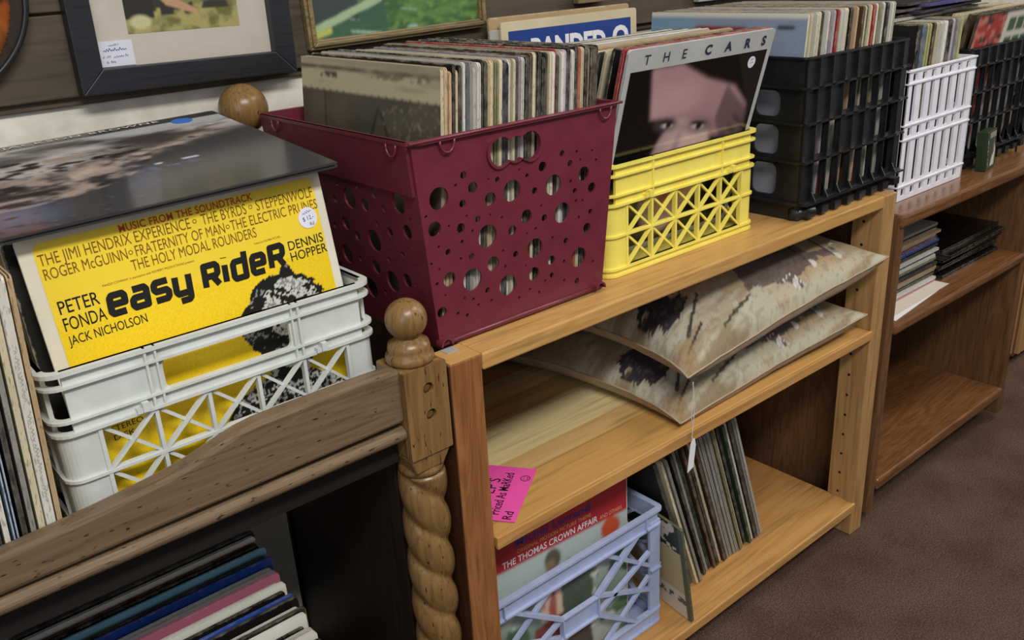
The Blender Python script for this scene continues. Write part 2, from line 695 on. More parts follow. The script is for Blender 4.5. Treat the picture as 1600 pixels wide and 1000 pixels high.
# ---------------------------------------------------------------- painter
def vnoise(x, y, seed=0):
    def h(i, j):
        n_ = (i * 374761393 + j * 668265263 + seed * 1442695) & 0x7fffffff
        n_ = ((n_ ^ (n_ >> 13)) * 1274126177) & 0x7fffffff
        return ((n_ ^ (n_ >> 16)) & 0xffff) / 65535.0
    xi = np.floor(x).astype(np.int64)
    yi = np.floor(y).astype(np.int64)
    fx = x - xi
    fy = y - yi
    fx = fx * fx * (3 - 2 * fx)
    fy = fy * fy * (3 - 2 * fy)
    a, b, c, d = h(xi, yi), h(xi + 1, yi), h(xi, yi + 1), h(xi + 1, yi + 1)
    return (a * (1 - fx) + b * fx) * (1 - fy) + (c * (1 - fx) + d * fx) * fy


def fbm(x, y, o=4, seed=0):
    s_ = 0
    a = 0.5
    for k in range(o):
        s_ = s_ + a * vnoise(x * 2 ** k, y * 2 ** k, seed + k * 17)
        a *= 0.5
    return s_ / (1 - 0.5 ** o)


def hexa(h):
    return np.array(rgb(h)[:3])


class Art:
    def __init__(s, w_, h_, nx, ny, base):
        s.nx, s.ny = nx, ny
        s.w, s.h = w_, h_
        gx, gy = np.meshgrid(np.linspace(0, 1, nx + 1), np.linspace(0, 1, ny + 1))
        s.U, s.V = gx, gy
        s.c = np.ones(gx.shape + (3,)) * hexa(base)

    def put(s, mask, col):
        m_ = np.clip(np.asarray(mask, float), 0, 1)[..., None]
        c = hexa(col) if isinstance(col, str) else col
        s.c = s.c * (1 - m_) + c * m_

    def ell(s, cx, cy, rx, ry, rot=0, soft=0.08):
        c, q = math.cos(rot * D), math.sin(rot * D)
        x = s.U - cx
        y = (s.V - cy)
        d = np.sqrt(((x * c + y * q) / rx) ** 2 + ((-x * q + y * c) / ry) ** 2)
        return np.clip((1 + soft - d) / (2 * soft), 0, 1)

    def poly(s, pts):
        ins = np.zeros(s.U.shape, bool)
        n = len(pts)
        for i in range(n):
            x0, y0 = pts[i]
            x1, y1 = pts[(i + 1) % n]
            if y0 == y1:
                continue
            cond = ((s.V < y0) != (s.V < y1))
            xs = (x1 - x0) * (s.V - y0) / (y1 - y0) + x0
            ins ^= cond & (s.U < xs)
        return ins.astype(float)

    def blur(s, n=1):
        for _ in range(n):
            c = np.pad(s.c, ((1, 1), (1, 1), (0, 0)), mode='edge')
            s.c = (c[1:-1, 1:-1] * 4 + (c[:-2, 1:-1] + c[2:, 1:-1] + c[1:-1, :-2] + c[1:-1, 2:]) * 2 + c[:-2, :-2] + c[2:, 2:] + c[:-2, 2:] + c[2:, :-2]) / 16

    def rect(s, x0, x1, y0, y1):
        return ((s.U >= x0) & (s.U <= x1) & (s.V >= y0) & (s.V <= y1)).astype(float)

    def build(s, name, parent, M_, mat='print', z=0.0004, deform=None):
        W = s.w
        Hh = s.h
        nx, ny = s.nx, s.ny
        me = bpy.data.meshes.new(name)
        vs = []
        for j in range(ny + 1):
            for i in range(nx + 1):
                p = Vector((s.U[j, i] * W, s.V[j, i] * Hh, z))
                vs.append(tuple(M_ @ p))
        fs = [(j * (nx + 1) + i, j * (nx + 1) + i + 1, (j + 1) * (nx + 1) + i + 1, (j + 1) * (nx + 1) + i) for j in range(ny) for i in range(nx)]
        me.from_pydata(vs, [], fs)
        s.color(me)
        me.materials.append(M[mat])
        o = bpy.data.objects.new(name, me)
        COL.objects.link(o)
        o.parent = parent
        return o

    def color(s, me):
        at = me.color_attributes.new('Col', 'FLOAT_COLOR', 'POINT')
        c = np.ones((s.c.shape[0] * s.c.shape[1], 4))
        c[:, :3] = s.c.reshape(-1, 3)
        at.data.foreach_set('color', c.astype(np.float32).ravel())


# ---------------------------------------------------------------- record sleeves
def sleeve_mesh(th, front_open, top_open, L=LPS):
    """cardboard sleeve, thin along X, front edge at y=0, base at z=0"""
    mb = MB()
    r_ = 0.0045

    def outline(y0, y1, z0, z1):
        return rrect(y0, y1, z0, z1, r_, 3)
    sh = th * 0.30
    mb.prism(outline(0, L, 0, L), 'x', -th / 2, -th / 2 + sh, 0)
    mb.prism(outline(0, L, 0, L), 'x', th / 2 - sh, th / 2, 0)
    y0 = 0.005 if front_open else 0.0003
    z1 = L - 0.006 if top_open else L - 0.0003
    mb.prism(outline(y0, L - 0.0005, 0.0005, z1), 'x', -th / 2 + sh, th / 2 - sh, 1 if (front_open or top_open) else 0)
    if front_open and top_open:
        pass
    elif top_open:   # closed spine along the front edge
        mb.box(-th / 2 + sh * 0.9, th / 2 - sh * 0.9, 0.0002, 0.004, 0.003, L - 0.003, 0)
    elif front_open:
        mb.box(-th / 2 + sh * 0.9, th / 2 - sh * 0.9, 0.003, L - 0.003, L - 0.005, L - 0.0002, 0)
    return mb


SL = {}
for th in (3, 4, 5, 7):
    for k, (fo, to) in enumerate(((False, True), (True, False), (False, False))):
        SL[(th, k)] = sleeve_mesh(th / 1000.0, fo, to).mesh('record_sleeve', [M['sleeve'], M['inner']])
        SL[(th, k, 'new')] = sleeve_mesh(th / 1000.0, fo, to).mesh('record_sleeve', [M['sleeve_new'], M['inner']])

PAL = {'cream': '#cfc3a4', 'white': '#d9d6cd', 'tan': '#b59a72', 'peach': '#cfab86', 'black': '#191817', 'charcoal': '#33322f',
       'grey': '#8b8984', 'pale grey': '#b3b1aa', 'slate blue': '#4d5f70', 'olive': '#7d7a55', 'brown': '#4c3625', 'navy': '#1c2140',
       'mauve': '#8c7f8b', 'lavender': '#b3aebf', 'orange red': '#b8452c', 'dark green': '#2c4030', 'pale blue': '#93a7bd', 'red': '#94272b',
       'yellow green': '#a5a765', 'royal blue': '#2b4da0', 'teal': '#3a7480', 'pink': '#c0708a', 'sky blue': '#7fb3c8', 'maroon': '#571d24',
       'violet': '#3a3478', 'rust': '#7c3b22', 'yellow': '#c9a83a', 'green': '#50794b'}
ORD1 = ['zeroth', 'first', 'second', 'third', 'fourth', 'fifth', 'sixth', 'seventh', 'eighth', 'ninth', 'tenth', 'eleventh', 'twelfth',
        'thirteenth', 'fourteenth', 'fifteenth', 'sixteenth', 'seventeenth', 'eighteenth', 'nineteenth']


def ordinal(n):
    if n < 20:
        return ORD1[n]
    tens = {2: 'twent', 3: 'thirt', 4: 'fort', 5: 'fift'}[n // 10]
    return tens + 'ieth' if n % 10 == 0 else tens + 'y-' + ORD1[n % 10]


def record(color, mat4, label, group, th=4, kind=0, new=False, name='record_sleeve'):
    o = bpy.data.objects.new(name, SL[(th, kind, 'new')] if new else SL[(th, kind)])
    COL.objects.link(o)
    o.matrix_world = mat4
    c = rgb(PAL[color])
    j = RND.uniform(0.88, 1.1)
    o.color = (min(1, c[0] * j), min(1, c[1] * j), min(1, c[2] * j), 1)
    tag(o, label, 'record', group)
    return o


def T(x, y, z):
    return Matrix.Translation((x, y, z))


def RX(a):
    return Matrix.Rotation(a * D, 4, 'X')


def RY(a):
    return Matrix.Rotation(a * D, 4, 'Y')


def RZ(a):
    return Matrix.Rotation(a * D, 4, 'Z')


def m_side(x, y, z, lean=0, yaw=0):
    """spine faces the camera (-Y); lean > 0 tips the top towards +X"""
    return T(x, y, z) @ RZ(yaw) @ RY(lean)


def m_face(x, y, z, lean=0, yaw=0):
    """cover faces the camera; x = left edge; lean > 0 tips the top backwards"""
    return T(x, y, z) @ RZ(yaw) @ RX(-lean) @ RZ(-90)


# cover plane of a face-on sleeve (after the -90 turn): local X is -Y, local Y is +X
def FACE(th):
    """(u, v, out) -> sleeve-local for records placed with m_face"""
    return Matrix(((0, 0, 1, th / 2), (1, 0, 0, 0), (0, 1, 0, 0), (0, 0, 0, 1)))


def FACE_SIDE(th, L=LPS):
    """cover on the -X side of a record placed with m_side: u runs from the back to the front edge"""
    return Matrix(((0, 0, -1, -th / 2), (-1, 0, 0, L), (0, 1, 0, 0), (0, 0, 0, 1)))


# ================================================================= the room
FLOOR = -0.685
mb = MB()
mb.box(-3, 4.5, -3.5, 0.6, FLOOR - 0.05, FLOOR)
struct(mb.build('floor', M['carpet']))
mb = MB()
mb.box(-3, 4.5, 0.45, 0.55, FLOOR, 1.8)
struct(mb.build('wall_back', M['plaster']))
# dark plank cladding above the plaster
zs = [0.279, 0.375, 0.52, 0.70, 0.9, 1.1]
mb = MB()
for a, b in zip(zs[:-1], zs[1:]):
    mb.box(-2.5, 4.4, 0.435, 0.449, a + 0.0015, b - 0.0015)
mb.box(-2.5, 4.4, 0.443, 0.4495, 0.27, 1.1)
struct(mb.build('trim_1', M['plank'], bevel=0.0015))

# ================================================================= pine shelf unit
unit = empty('shelf_unit', 'long honey pine shelf unit with three shelves and open ladder ends', 'shelf unit', (0, 0, FLOOR))
OFF = -FLOOR          # child coordinates are measured from the floor


def part(mb, name, mat, parent, bevel=0.0015):
    return mb.build(name, mat, parent, bevel)


def shelf_board(name, x0, x1, y0, y1, ztop, th, mat):
    mb = MB()
    mb.box(x0, x1, y0, y1, ztop - th + OFF, ztop + OFF)
    return part(mb, name, mat, unit, 0.0025)


shelf_board('top_board', 0.001, 0.873, 0.0, 0.43, 0.0, 0.021, M['pine'])
shelf_board('shelf', 0.001, 0.872, 0.002, 0.42, -0.246, 0.016, M['pine_board'])
mb = MB()
mb.box(0.001, 0.872, -0.004, 0.0015, -0.2625 + OFF, -0.2455 + OFF)
part(mb, 'shelf_edge', M['pine_low'], unit, 0.001)
for x0, x1 in ((-0.044, 0.001), (0.872, 0.90)):
    mb = MB()
    mb.box(x0, x1, 0.056, 0.36, -0.262 + OFF, -0.2462 + OFF)
    part(mb, 'shelf_tongue', M['pine_board'], unit)
shelf_board('bottom_board', 0.001, 0.878, -0.003, 0.42, -0.61, 0.019, M['pine_low'])
mb = MB()
mb.box(-0.044, -0.0004, 0.0, 0.042, OFF - 0.684, OFF + 0.0)
part(mb, 'post', [M['pine_red']], unit, 0.002)
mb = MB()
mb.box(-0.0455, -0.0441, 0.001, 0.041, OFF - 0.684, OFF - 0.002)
part(mb, 'dark_face', M['pine_end'], unit, 0)  # left face of the front post, darker than its front
mb = MB()
mb.box(-0.043, -0.001, 0.0015, 0.041, OFF - 0.001, OFF + 0.0008)
part(mb, 'post_end_grain', M['pine'], unit, 0)
mb = MB()
mb.box(-0.028, -0.012, 0.026, 0.04, OFF + 0.0008, OFF + 0.0014)
part(mb, 'metal_clip', M['steel'], unit, 0)
for x0, x1 in ((-0.044, -0.0004), (0.8735, 0.913)):
    for y0, y1 in ((0.0, 0.056), (0.36, 0.415)):
        if x0 < 0 and y0 == 0:
            continue
        mb = MB()
        mb.box(x0, x1, y0, y1, OFF - 0.684, OFF + 0.0)
        p = part(mb, 'post', M['pine_z'], unit, 0.002)
        if y0 == 0:
            for k in range(14):
                z = -0.05 - k * 0.042
                if -0.275 < z < -0.235:
                    continue
                mb = MB()
                mb.lathe([(0.0026, 0), (0.0026, 0.0006)], 10, 0, T(x0 - 0.0005, 0.034, z + OFF) @ RY(90))
                mb.build('pin_hole', M['inner'], p)
mb = MB()
mb.box(-0.0, 0.8735, 0.422, 0.428, -0.67 + OFF, -0.024 + OFF)
part(mb, 'back_panel', M['oak_dark'], unit)

# ================================================================= oak unit on castors
U2X0, U2X1 = 0.934, 1.545
u2 = empty('shelf_unit', 'brown oak shelf unit on castors to the right of the honey pine shelves', 'shelf unit', (0, 0, FLOOR))
for x0 in (U2X0, U2X1 - 0.022):
    mb = MB()
    mb.box(x0, x0 + 0.022, 0.0, 0.42, -0.665 + OFF, -0.05 + OFF)
    part(mb, 'side_panel', M['oak2_z'], u2, 0.003)
for nm, z, th, y0 in (('top_board', -0.047, 0.024, -0.006), ('shelf', -0.262, 0.02, -0.004), ('bottom_board', -0.594, 0.024, -0.004)):
    mb = MB()
    e = 0.0 if nm != 'top_board' else 0.022
    mb.box(U2X0 + 0.0222 - e, U2X1 - 0.0222 + e, y0, 0.42, z - th + OFF, z + OFF)
    part(mb, nm, M['oak2'], u2, 0.005)
mb = MB()
mb.box(U2X0 + 0.022, U2X1 - 0.022, 0.4, 0.412, -0.66 + OFF, -0.07 + OFF)
part(mb, 'back_panel', M['oak2_dark'], u2)
for x, y in ((U2X0 + 0.05, 0.06), (U2X1 - 0.05, 0.06), (U2X0 + 0.05, 0.36), (U2X1 - 0.05, 0.36)):
    mb = MB()
    mb.lathe([(0.013, -0.0075), (0.0185, -0.006), (0.0185, 0.006), (0.013, 0.0075)], 20, 0, T(x, y, 0.0185) @ RX(90))
    mb.box(x - 0.012, x + 0.012, y - 0.012, y + 0.012, 0.041, 0.066)
    part(mb, 'castor', M['rubber'], u2, 0)

# slatted cabinet at the far right
cab = empty('cabinet', 'brown vertically grooved wooden cabinet end at the far right of the row', 'cabinet', (1.86, 0.1, FLOOR))
mb = MB()
mb.box(0.006, 0.6, 0.006, 0.33, 0.02, 0.6)
mb.box(0.0, 0.6, 0.0, 0.34, 0.6, 0.62)
part(mb, 'carcass', M['oak2_z'], cab, 0.002)
mb = MB()
for k in range(24):
    mb.box(0.008 + k * 0.024, 0.008 + k * 0.024 + 0.018, -0.006, 0.006, 0.03, 0.6)
for k in range(13):
    mb.box(-0.006, 0.006, 0.008 + k * 0.024, 0.008 + k * 0.024 + 0.018, 0.03, 0.6)
part(mb, 'slats', M['pine_z'], cab, 0.002)
mb = MB()
mb.box(0.02, 0.58, 0.02, 0.3, 0, 0.03)
part(mb, 'plinth', M['oak_dark'], cab, 0)

# ================================================================= old bed frame with twisted posts
bed = empty('bed_frame_stand', 'worn oak stand with ball-topped barley-twist posts and a scrolled front rail', 'stand', (0, 0, FLOOR))
PX, PY = -0.0755, 0.029


def ballprof(r_, zc, n=16, a0=-90, a1=90):
    return [(max(0.0005, r_ * math.cos((a0 + (a1 - a0) * k / n) * D)), zc + r_ * math.sin((a0 + (a1 - a0) * k / n) * D)) for k in range(n + 1)]


def turned_post(px, py, ztop, rb, half, zb0):
    """ball finial, block with two bolt holes, rope-twist shaft"""
    zb = ztop                     # top of the block
    mb = MB()
    rn = rb * 0.52
    prof = [(half * 0.93, zb), (half * 0.98, zb + 0.004), (half * 0.95, zb + 0.009), (half * 0.82, zb + 0.012), (half * 0.86, zb + 0.016),
            (half * 0.80, zb + 0.022), (rn, zb + 0.028)]
    zc = zb + 0.028 + rb * 0.86
    prof += ballprof(rb, zc, 20, -58, 90)
    prof = [(a, b + OFF) for a, b in prof]
    mb.lathe(prof, 36, 0, T(px, py, 0))
    mb.build('finial', M['oak_z'], bed)
    # block
    L = 0.118
    mb = MB()
    mb.box(px - half, px + half, py - half + 0.006, py + half, zb - L + 0.012 + OFF, zb + OFF)
    # front plate with bolt holes
    hol = [rrect(-half, half, -L + 0.012, 0, 0.0015, 2), circ(0.002, -0.026, 0.0068, 20), circ(0.003, -0.058, 0.0068, 20)]
    holed(mb, hol, 0.006, T(px, py - half + 0.003, zb + OFF) @ XZ)
    # chamfered foot of the block
    mb.prism([(px - half, zb - L + 0.012 + OFF), (px + half, zb - L + 0.012 + OFF), (px + half * 0.55, zb - L - 0.008 + OFF), (px - half * 0.8, zb - L - 0.008 + OFF)], 'y', py - half * 0.9, py + half * 0.9)
    blk = mb.build('block', M['oak_z'], bed, 0.0025)
    for dx, dz in ((0.002, -0.026), (0.003, -0.058)):
        m2 = MB()
        m2.lathe([(0.0062, 0), (0.0058, 0.0015), (0.003, 0.0022)], 18, 0, T(px + dx, py - half + 0.0055, zb + dz + OFF) @ RX(90))
        m2.build('bolt_plug', M['dark_hole'], blk)
    mb = MB()
    z1 = zb - L - 0.006
    prof = [(half * 0.80, z1 + 0.002 + OFF), (half * 0.95, z1 - 0.004 + OFF), (half * 0.95, z1 - 0.009 + OFF), (half * 0.7, z1 - 0.013 + OFF)]
    mb.lathe(prof, 36, 0, T(px, py, 0))
    mb.build('collar', M['oak_z'], bed)
    mb = MB()
    z1 -= 0.012
    n = 150
    z0 = -0.684
    prof = [(1.0, z0 + (z1 - z0) * k / n + OFF) for k in range(n + 1)]
    P = 0.112

    def tw(r_, z, a):
        s_ = abs(math.sin(a + 2 * math.pi * z / P))
        return half * (0.72 + 0.31 * s_ ** 0.55)
    mb.lathe(prof, 64, 0, T(px, py, 0), tw)
    mb.build('twisted_shaft', M['oak_z'], bed)


turned_post(PX, PY, 0.0095, 0.0228, 0.0275, 0)
# tall rear post
mb = MB()
rb = 0.0318
bx, by, bz = -0.0505, 0.4095, 0.2425
mb.lathe([(0.02, bz - 0.062 + OFF), (0.027, bz - 0.056 + OFF), (0.024, bz - 0.046 + OFF), (0.0165, bz - 0.037 + OFF)] + [(a, b + OFF) for a, b in ballprof(rb, bz, 22, -62, 90)], 40, 0, T(bx, by, 0))
mb.build('finial', M['oak_z'], bed)
mb = MB()
mb.box(-0.079, -0.0462, 0.392, 0.430, 0.0, bz - 0.06 + OFF)
part(mb, 'rear_post', M['oak_z'], bed, 0.003)
# scrolled rail
prof = [(-0.104, 0.0145), (-0.15, 0.0155), (-0.231, 0.0155), (-0.262, 0.0148), (-0.280, 0.0125), (-0.298, 0.008), (-0.317, 0.0025), (-0.335, -0.0025), (-0.354, -0.006),
        (-0.385, -0.0095), (-0.416, -0.0125), (-0.455, -0.0155), (-0.492, -0.0175), (-0.56, -0.020), (-0.75, -0.022)]
bot = [(-0.75, -0.054), (-0.104, -0.0475)]
mb = MB()
mb.prism([(x, z + OFF) for x, z in prof + bot], 'y', 0.006, 0.028)
part(mb, 'scrolled_rail', M['oak'], bed, 0.004)
mb = MB()
mb.prism([(0.0155 - 0.0105 * math.sin(math.pi * k / 10), -0.0635 + OFF - 0.0085 * math.cos(math.pi * k / 10)) for k in range(11)] + [(0.028, -0.0552 + OFF), (0.028, -0.072 + OFF)], 'x', -0.75, -0.1035)
part(mb, 'rail_moulding', M['oak'], bed, 0.001)
mb = MB()
mb.box(-0.75, -0.104, 0.0285, 0.0315, -0.1055 + OFF, -0.045 + OFF)
part(mb, 'rail_shade_strip', M['bay_dark'], bed, 0)  # added strip; its black gives the shade under the rail
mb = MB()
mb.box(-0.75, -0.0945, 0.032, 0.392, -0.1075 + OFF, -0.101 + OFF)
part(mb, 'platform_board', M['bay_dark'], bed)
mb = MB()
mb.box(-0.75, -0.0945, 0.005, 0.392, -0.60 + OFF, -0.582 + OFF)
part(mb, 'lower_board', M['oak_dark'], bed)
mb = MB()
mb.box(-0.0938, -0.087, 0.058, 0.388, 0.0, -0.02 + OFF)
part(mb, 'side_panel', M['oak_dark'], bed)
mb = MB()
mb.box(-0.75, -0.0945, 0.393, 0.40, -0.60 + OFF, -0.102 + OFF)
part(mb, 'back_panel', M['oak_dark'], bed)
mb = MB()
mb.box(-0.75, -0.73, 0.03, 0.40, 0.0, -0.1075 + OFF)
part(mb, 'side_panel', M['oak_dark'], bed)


# ================================================================= crates
def x_crate(name, label, W, Dp, H, loc, mat, handle, rowz, rot=0):
    """rectangular bottle crate with a solid band and crossed lattice rows"""
    c = empty(name, label, 'crate', loc, (0, 0, rot * D), None)
    r_ = 0.014
    th = 0.004
    pw = 0.034
    z0, z1, z2 = rowz          # bottom, middle and top of the lattice rows
    p, q = rr_path(W, Dp, r_, 6)
    # rim: the lips round the crate
    mb = MB()
    for a, b, o in ((H - 0.004, H, 0.005), (H - 0.016, H - 0.0135, 0.0045), (z2 + 0.012, z2 + 0.0145, 0.0045), (z2 - 0.001, z2 + 0.002, 0.0045), (z1 - 0.0015, z1 + 0.0015, 0.003), (z0 - 0.003, z0, 0.0035), (0.0, 0.003, 0.0035)):
        ring(mb, W, Dp, r_, a, b, th, o)
    mb.build('rim', mat, c)
    # corner posts
    n = 7
    for k in range(4):
        pts = p[k * n:(k + 1) * n]
        nr = q[k * n:(k + 1) * n]
        a = Vector(pts[0])
        b = Vector(pts[-1])
        ta = Vector((-nr[0][1], nr[0][0]))
        tb = Vector((-nr[-1][1], nr[-1][0]))
        pts = [tuple(a - ta * (pw - r_))] + pts + [tuple(b + tb * (pw - r_))]
        nr = [nr[0]] + nr + [nr[-1]]
        mb = MB()
        mb.strip(pts, nr, th, 0.0, z2, False)
        mb.build('corner_post', mat, c)
    # band
    for face in range(4):
        Wd = W if face % 2 == 0 else Dp
        off = (Dp if face % 2 == 0 else W) / 2
        M_ = RZ(face * 90) @ T(0, -off, 0)
        mb = MB()
        x1 = Wd / 2 - r_
        outer = [(-x1, z2), (x1, z2), (x1, H), (-x1, H)]
        polys = [outer]
        if handle and face in (0, 2):
            polys.append(rrect(-0.062, 0.066, z2 + 0.014, H - 0.017, 0.006, 4))
        holed(mb, polys, th, M_ @ T(0, th / 2, 0) @ XZ)
        if handle and face in (0, 2):
            for sx in (-0.067, 0.069):
                mb.box(sx - 0.001, sx + 0.001, -0.004, 0, z2, H, 0, M_)
        # lattice
        xl = -Wd / 2 + pw
        xr = Wd / 2 - pw
        nc = 5
        cw = (xr - xl) / nc
        for k in range(nc + 1):
            x = xl + k * cw
            mb.box(x - 0.0018, x + 0.0018, -0.0024, th + 0.0004, z0, z2, 0, M_)
        for k in (1, 4):
            x = xl + k * cw
            mb.box(x - 0.0012, x + 0.0012, -0.004, 0, z2, H, 0, M_)
        for za, zb_ in ((0.0, z0), ):
            mb.box(xl, xr, 0, th, za, zb_, 0, M_)
        mb.box(xl, xr, -0.0021, th, z1 - 0.0022, z1 + 0.0022, 0, M_)
        for k in range(nc):
            a = xl + k * cw
            b = a + cw
            for zz0, zz1 in ((z0, z1), (z1, z2)):
                mb.bar((a, 0.0, zz0), (b, 0.0, zz1), 0.003, 0.0055, (0, -1, 0), 0, M_)
                mb.bar((a, 0.0015, zz1), (b, 0.0015, zz0), 0.003, 0.0035, (0, -1, 0), 0, M_)
        # two small catches under the band
        for sx in (-0.27, 0.30):
            mb.box(sx * Wd - 0.002, sx * Wd + 0.004, -0.009, 0.0, z2 + 0.002, z2 + 0.011, 0, M_)
            mb.box(sx * Wd - 0.007, sx * Wd - 0.002, -0.007, 0.0, z2 + 0.001, z2 + 0.006, 0, M_)
        mb.build('front_panel' if face == 0 else 'back_panel' if face == 2 else 'side_panel', mat, c)
    mb = MB()
    mb.box(-W / 2 + 0.006, W / 2 - 0.006, -Dp / 2 + 0.006, Dp / 2 - 0.006, 0.0008, 0.004)
    mb.build('base', mat, c)
    return c


x_crate('milk_crate', 'ivory plastic crate with crossed lattice behind the scrolled oak rail, holding LPs', 0.322, 0.325, 0.201, (-0.2605, 0.2205, -0.1002), M['white'], True, (0.047, 0.095, 0.141))
x_crate('milk_crate', 'bright yellow plastic lattice crate of LPs on the pine shelf top', 0.317, 0.320, 0.152, (0.427, 0.2215, 0.0006), M['yellow'], False, (0.012, 0.056, 0.098))

# ------------------------------------------------ maroon crate with punched bubbles
HOLES = [(-0.014, 0.173, 0.0125), (-0.022, 0.141, 0.0085), (0.013, 0.134, 0.0058), (0.02, 0.192, 0.0044), (0.032, 0.176, 0.0064), (0.056, 0.158, 0.0079), (0.017, 0.161, 0.0045), (0.067, 0.178, 0.0036), (0.088, 0.161, 0.0127), (0.152, 0.155, 0.0125), (0.135, 0.18, 0.0061), (0.166, 0.19, 0.0041), (0.179, 0.176, 0.0042), (0.202, 0.159, 0.0089), (0.216, 0.139, 0.0065), (0.122, 0.154, 0.0044), (0.111, 0.174, 0.0027), (0.099, 0.183, 0.0017), (0.009, 0.183, 0.0022), (0.18, 0.154, 0.0025), (0.187, 0.141, 0.0035), (0.166, 0.118, 0.0127), (0.208, 0.089, 0.0066), (0.214, 0.109, 0.0036), (0.109, 0.126, 0.0082), (0.137, 0.118, 0.0045), (0.087, 0.114, 0.0061), (0.037, 0.139, 0.0039), (0.022, 0.146, 0.0016), (0.05, 0.116, 0.0136), (-0.032, 0.157, 0.0019), (-0.003, 0.14, 0.0016), (0.029, 0.127, 0.002), (0.072, 0.133, 0.002), (0.055, 0.14, 0.0016), (0.123, 0.108, 0.0021), (0.109, 0.105, 0.0017), (0.194, 0.106, 0.0022), (0.172, 0.081, 0.004), (0.15, 0.09, 0.0021), (0.121, 0.084, 0.0122), (0.091, 0.084, 0.0041), (0.072, 0.093, 0.002), (0.057, 0.081, 0.0088), (0.026, 0.098, 0.0039), (0.014, 0.118, 0.0023), (-0.006, 0.111, 0.0039), (-0.018, 0.12, 0.0019), (0.011, 0.099, 0.002), (0.148, 0.062, 0.0061), (0.194, 0.054, 0.0128), (0.169, 0.055, 0.0025), (0.119, 0.052, 0.0085), (0.148, 0.042, 0.004), (0.169, 0.03, 0.0022), (0.191, 0.023, 0.0041), (0.219, 0.042, 0.0022), (0.075, 0.073, 0.0021), (0.137, 0.038, 0.0018), (0.078, 0.049, 0.0131), (0.112, 0.034, 0.0018), (0.127, 0.026, 0.0021), (0.095, 0.028, 0.0021), (0.047, 0.051, 0.0037), (0.026, 0.07, 0.0133), (-0.006, 0.079, 0.0085), (-0.029, 0.103, 0.0019), (-0.019, 0.094, 0.0016), (-0.023, 0.078, 0.0023), (-0.013, 0.062, 0.0016), (0.013, 0.051, 0.002), (0.026, 0.046, 0.0023), (0.033, 0.037, 0.002), (0.052, 0.037, 0.0021), (-0.019, 0.043, 0.0065), (0.003, 0.035, 0.0023), (0.016, 0.029, 0.0024), (0.19, 0.188, 0.0021), (0.196, 0.177, 0.0018), (0.223, 0.172, 0.0021), (0.216, 0.185, 0.0018), (0.189, 0.128, 0.0021), (0.2, 0.126, 0.0022), (0.132, 0.134, 0.0017), (0.054, 0.181, 0.0013), (0.106, 0.066, 0.0014)]


def clean_holes(hs):
    out = []
    for h in sorted(hs, key=lambda q: -q[2]):
        if all((h[0] - o[0]) ** 2 + (h[1] - o[1]) ** 2 > (h[2] + o[2] + 0.0008) ** 2 for o in out):
            out.append(h)
    return out


MX0, MX1, MY0, MY1, MH = -0.046, 0.258, 0.034, 0.3705, 0.238
mar = empty('record_crate', 'big maroon plastic crate punched with round holes, packed with old LPs', 'crate', ((MX0 + MX1) / 2, (MY0 + MY1) / 2, 0.001))
mcx, mcy = (MX0 + MX1) / 2, (MY0 + MY1) / 2
MW, MD = MX1 - MX0, MY1 - MY0
TAP = 0.022


def taper(mb):
    """walls lean in towards the foot"""
    o = []
    for x, y, z in mb.v:
        k = 1 - max(0, min(1, z / MH))
        o.append((x - TAP * k * x / (MW / 2), y - 0.010 * k * y / (MD / 2), z))
    mb.v = o
    return mb


def peanut(cx, cz, a, r_, k):
    """outline of the three-lobed hand hole"""
    pts = []
    n = 60
    for i in range(n):
        t_ = 2 * math.pi * i / n
        # union of circles radius r_ at -a, 0, +a measured along rays from the centre
        best = 0
        for ox, rr in ((-a, r_), (0, r_ * 0.86), (a, r_)):
            b = math.cos(t_) * ox
            disc = b * b - ox * ox + rr * rr
            if disc > 0:
                best = max(best, b + math.sqrt(disc))
        pts.append((cx + best * math.cos(t_), cz + best * math.sin(t_) * k))
    return pts


def skew(poly, sl):
    return [(x, z + sl * x) for x, z in poly]


front_h = clean_holes([(h[0] - mcx, h[1], h[2]) for h in HOLES if h[1] < 0.196])
ZT = MH - 0.001
outer = [(-MW / 2, 0.0), (MW / 2, 0.0), (MW / 2, ZT), (-MW / 2, ZT)]


def unbend(x, z):
    """undo the taper so that the holes land where they are seen"""
    k = 1 - z / MH
    return x / (1 - TAP * k / (MW / 2))


hand = peanut(0.093 - mcx, 0.2085, 0.0215, 0.0165, 1.0)
polys = [outer] + [[(unbend(a, b), b) for a, b in circ(x, z, r_)] for x, z, r_ in front_h] + [hand]
mb = MB()
holed(mb, polys, 0.003, T(0, -MD / 2 + 0.0015, 0) @ XZ)
# raised lip round the hand hole
big = [((x - (0.093 - mcx)) * 1.10 + 0.093 - mcx, (z - 0.2085) * 1.14 + 0.2085) for x, z in hand]
holed(mb, [big, hand], 0.004, T(0, -MD / 2 - 0.001, 0) @ XZ)
taper(mb).build('front_panel', M['maroon'], mar)
side_h = clean_holes([(-(h[0] - mcx) * 1.06, h[1] - 0.006, h[2]) for h in HOLES if h[1] < 0.180])
for sgn, nm in ((-1, 'side_panel'), (1, 'side_panel')):
    mb = MB()
    outer2 = [(-MD / 2 + 0.003, 0.0), (MD / 2 - 0.003, 0.0), (MD / 2 - 0.003, ZT), (-MD / 2 + 0.003, ZT)]
    holed(mb, [outer2] + [circ(x, z, r_) for x, z, r_ in side_h], 0.003, T(sgn * (MW / 2 - 0.0015), 0, 0) @ RZ(90 * sgn) @ XZ)
    if sgn < 0:     # deep smooth band under the rim on the end
        mb.box(-MW / 2 - 0.004, -MW / 2, -MD / 2 + 0.004, MD / 2 - 0.004, MH - 0.058, MH)
    taper(mb).build(nm, M['maroon'], mar)
mb = MB()
